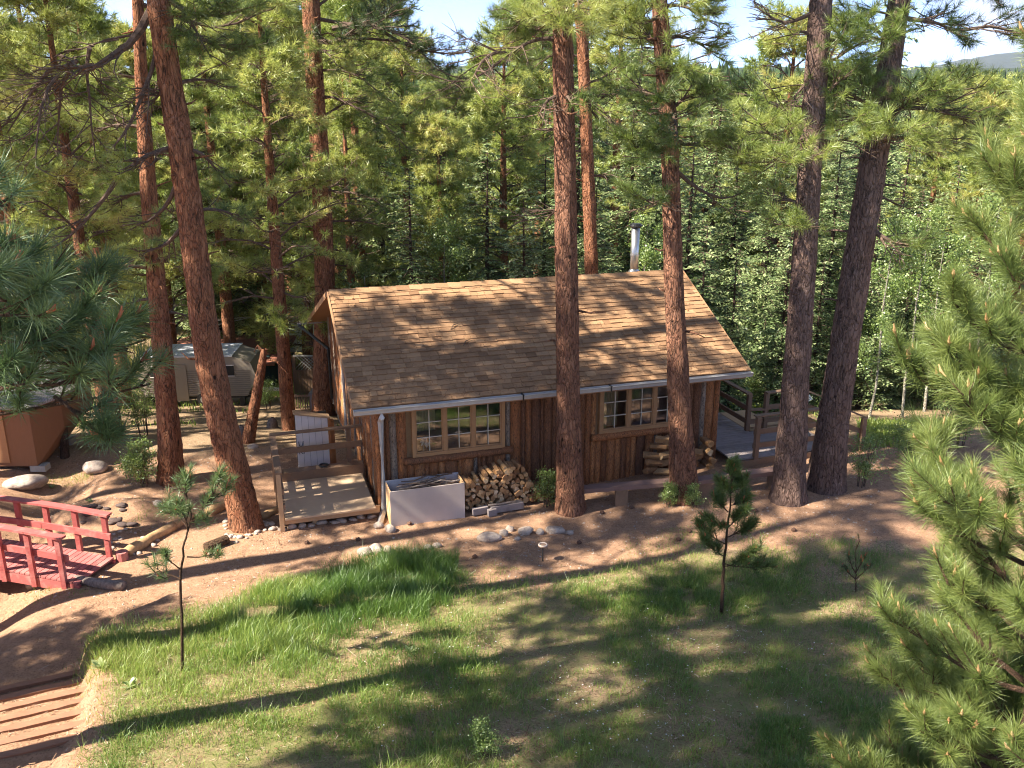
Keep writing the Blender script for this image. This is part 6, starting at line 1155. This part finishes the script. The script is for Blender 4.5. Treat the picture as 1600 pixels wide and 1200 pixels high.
def flowers():
    r = np.random.RandomState(19); g = Geo(); P = []
    for (x0, x1, y0, y1, n) in ((840, 1120, 1040, 1160, 85), (700, 800, 1000, 1160, 26), (1120, 1300, 1000, 1150, 40), (560, 700, 1000, 1180, 25), (1000, 1200, 940, 1040, 40), (560, 800, 940, 1000, 18), (880, 1100, 1160, 1200, 20)):
        for k in range(n): P.append(G(r.uniform(x0, x1), r.uniform(y0, y1)))
    for p in P:
        h = r.uniform(.04, .13); c = p+[0, 0, h]; q = r.uniform(.005, .012); a = r.uniform(0, 6)
        for k in range(5): t = a+k*1.257; g.add([c, c+[math.cos(t-.4)*q, math.sin(t-.4)*q, .004], c+[math.cos(t+.4)*q, math.sin(t+.4)*q, .004]], None, [[0, 1, 2]])
    o = g.obj('wildflowers', plain('white_petals', (.8, .8, .78), .7, var=.02)); tag(o, 'tiny white wildflowers dotted over the lawn', 'wildflowers', kind='stuff')
    g = Geo(); n = 60000; Y = 7+15*r.rand(n)**1.1; X = r.uniform(-.66, .66, n)*(Y+1); loc = (X-W0[0])*U_[0]+(Y-W0[1])*U_[1]; lv = (X-W0[0])*V_[0]+(Y-W0[1])*V_[1]; hit = (loc > -.1) & (loc < 7.8) & (lv > -.05) & (lv < 6)
    k = (~hit) & (r.rand(n) < (.12+.7*(fbm(X*1.5, Y*1.5, 81) > .52)+.2*lawn(X, Y))); X, Y = X[k], Y[k]; n = len(X); a = r.uniform(0, 2*PI, n); L_ = np.where(r.rand(n) < .025, r.uniform(.08, .22, n), r.uniform(.02, .075, n)); w = r.uniform(.002, .007, n); Z = zg(X, Y)+r.uniform(.003, .012, n); d = np.stack([np.cos(a), np.sin(a), r.uniform(-.1, .2, n)], 1); s = np.stack([-np.sin(a), np.cos(a), 0*a], 1); c = np.stack([X, Y, Z], 1)
    V = np.stack([c-s*w[:, None], c+s*w[:, None], c+d*L_[:, None]+s*w[:, None]*.5, c+d*L_[:, None]-s*w[:, None]*.5], 1).reshape(-1, 3); g.add(V, np.arange(4*n).reshape(-1, 4), tint=np.repeat(r.rand(n), 4))
    mt = M('litter'); mt.bsdf(mt.ramp(mt.attr(), [(0, (.09, .05, .03)), (.5, (.24, .13, .07)), (.8, (.42, .27, .16)), (1, (.5, .42, .33))]), .9); o = g.obj('pine_litter', mt.m); tag(o, 'fallen pine needles and bark crumbs on the ground', 'litter', kind='stuff')
    g = Geo(); n = 5200; px = r.uniform(0, 1400, n); Y = 13.2+8*r.rand(n); X = (px-800)/FPX*Y*1.05; loc = (X-W0[0])*U_[0]+(Y-W0[1])*U_[1]; lv = (X-W0[0])*V_[0]+(Y-W0[1])*V_[1]; k = ~((loc > -2) & (loc < 9.5) & (lv > -.1) & (lv < 6)) & (lawn(X, Y) < .5); X, Y = X[k], Y[k]
    th = np.array([[1, 0, 0], [0, 1, 0], [-1, 0, 0], [0, -1, 0], [0, 0, .7]]); n = len(X); S = (.008+.024*r.rand(n)**3); V = th[None]*S[:, None, None]*r.uniform(.7, 1.3, (n, 5, 1))+np.stack([X, Y, zg(X, Y)], 1)[:, None, :]; b = np.arange(n)[:, None]*5; T = np.stack([b+[0, 1, 4], b+[1, 2, 4], b+[2, 3, 4], b+[3, 0, 4]], 1).reshape(-1, 3); g.add(V.reshape(-1, 3), None, T)
    o = g.obj('gravel', M_stone); tag(o, 'small stones and grit scattered over the bare dirt', 'gravel', kind='stuff')
    m_ = plain('cone_scales', (.13, .07, .045), .9)
    for k, (px, py) in enumerate(((705, 803), (1077, 832), (987, 795), (941, 803), (742, 872), (1060, 845), (640, 820), (905, 850), (560, 845), (1180, 800), (480, 850), (1240, 830))):
        p = G(px, py); g = Geo(); g.tube([p+[-.05, 0, .03], p+[-.03, 0, .03], p+[.01, 0, .035], p+[.05, 0, .03]], [.012, .035, .038, .01], 9, disp=1+.25*np.resize([1, -1], (4, 9))); single(g, 'pine_cone', m_, 'brown pine cone lying on the bare dirt before the cabin', 'pine cone', p, 'pine cones on the dirt')
flowers()
for px, py, v, s, lab in ((852, 790, 1, .62, 'leafy green shrub at the left foot of the middle front trunk'), (1043, 790, 1, .42, 'small weedy shrub at the foot of the third front trunk'), (1085, 792, 1, .38, 'sprawling weed under the left end of the right bench'), (228, 758, 1, .75, 'sparse shrub left of the sunlit pale trunk'), (225, 680, 0, .75, 'pale twiggy shrub in the sun behind the pale trunk'), (170, 700, 1, .7, 'leafy shrub under the near left branches'),
                          (1345, 760, 0, .55, 'shrub right of the leaning dark trunk'), (1420, 740, 0, .6, 'shrub under the white-stemmed aspens'), (1290, 690, 0, .55, 'bush seen between the two right trunks'), (1170, 640, 0, .55, 'yellow-green bush behind the side deck railing'), (1500, 700, 0, .7, 'bush near the right edge behind the near branches'), (1130, 620, 0, .6, 'yellow-green bush by the cabin right corner'),
                          (1480, 640, 0, 1.0, 'tall bush beneath the firs at right'), (760, 1180, 1, .35, 'small pale weed at the bottom of the lawn'), (200, 745, 1, .4, 'low weed behind the dirt bank'), (60, 700, 0, .7, 'bush between the shed and the wood'), (420, 640, 0, .5, 'bush beside the camper hitch')):
    p = G(px, py); put(('shrub', v), p[0], p[1], s, lab)
def mullein():
    for k, (px, py, s, lab) in enumerate(((157, 1045, 1, 'larger woolly pale rosette plant on the mound edge'), (203, 1073, .9, 'woolly pale rosette plant right of the larger one'), (82, 762, .7, 'green rosette weed on the shaded bank beyond the bridge'), (140, 784, .6, 'spiky weed on the dirt bank beyond the bridge'), (640, 1020, .8, 'pale rosette weed below the tall grass'))):
        p = G(px, py); r = np.random.RandomState(k); g = Geo()
        for j in range(14):
            a = j*2.4; ln = s*r.uniform(.12, .2); el = r.uniform(.3, 1.1); d = np.array([math.cos(a)*math.cos(el), math.sin(a)*math.cos(el), math.sin(el)]); q = np.array([-math.sin(a), math.cos(a), 0])*ln*.17
            g.add([p, p+d*ln*.5-q, p+d*ln*.5+q, p+d*ln*.8-q*.8+[0, 0, -.01], p+d*ln*.8+q*.8+[0, 0, -.01], p+d*ln-[0, 0, .02]], [[1, 2, 4, 3]], [[0, 2, 1], [3, 4, 5]], tint=r.uniform(.5, 1))
        single(g, 'rosette_weed', M_fir, lab, 'weed', p)
mullein()

def haze():
    g = Geo(); g.box((0, 2500, 190), (9000, 7400, 640)); m = bpy.data.materials.new('haze'); m.use_nodes = True; t = m.node_tree; t.nodes.clear()
    v = t.nodes.new('ShaderNodeVolumePrincipled'); v.inputs['Color'].default_value = (.86, .92, 1, 1); v.inputs['Density'].default_value = .0001; v.inputs['Anisotropy'].default_value = .2
    o = t.nodes.new('ShaderNodeOutputMaterial'); t.links.new(v.outputs[0], o.inputs['Volume']); ob = g.obj('haze', m); tag(ob, 'thin blue air over the valley', 'haze', kind='stuff')
haze()

def single_out():
    by = {}
    for o in bpy.data.objects:
        if o.get('category') and ('of the wood' in str(o.get('label'))): by.setdefault(o['label'], []).append(o)
    for l, os_ in by.items():
        if len(os_) > 1:
            os_.sort(key=lambda o: o.location.x/max(o.location.y, 1)); w = {2: ['left one', 'right one'], 3: ['left one', 'middle one', 'right one']}.get(len(os_), ['leftmost', 'second', 'third', 'fourth', 'fifth', 'sixth'])
            for o, t in zip(os_, w): o['label'] = l+', '+t
single_out()
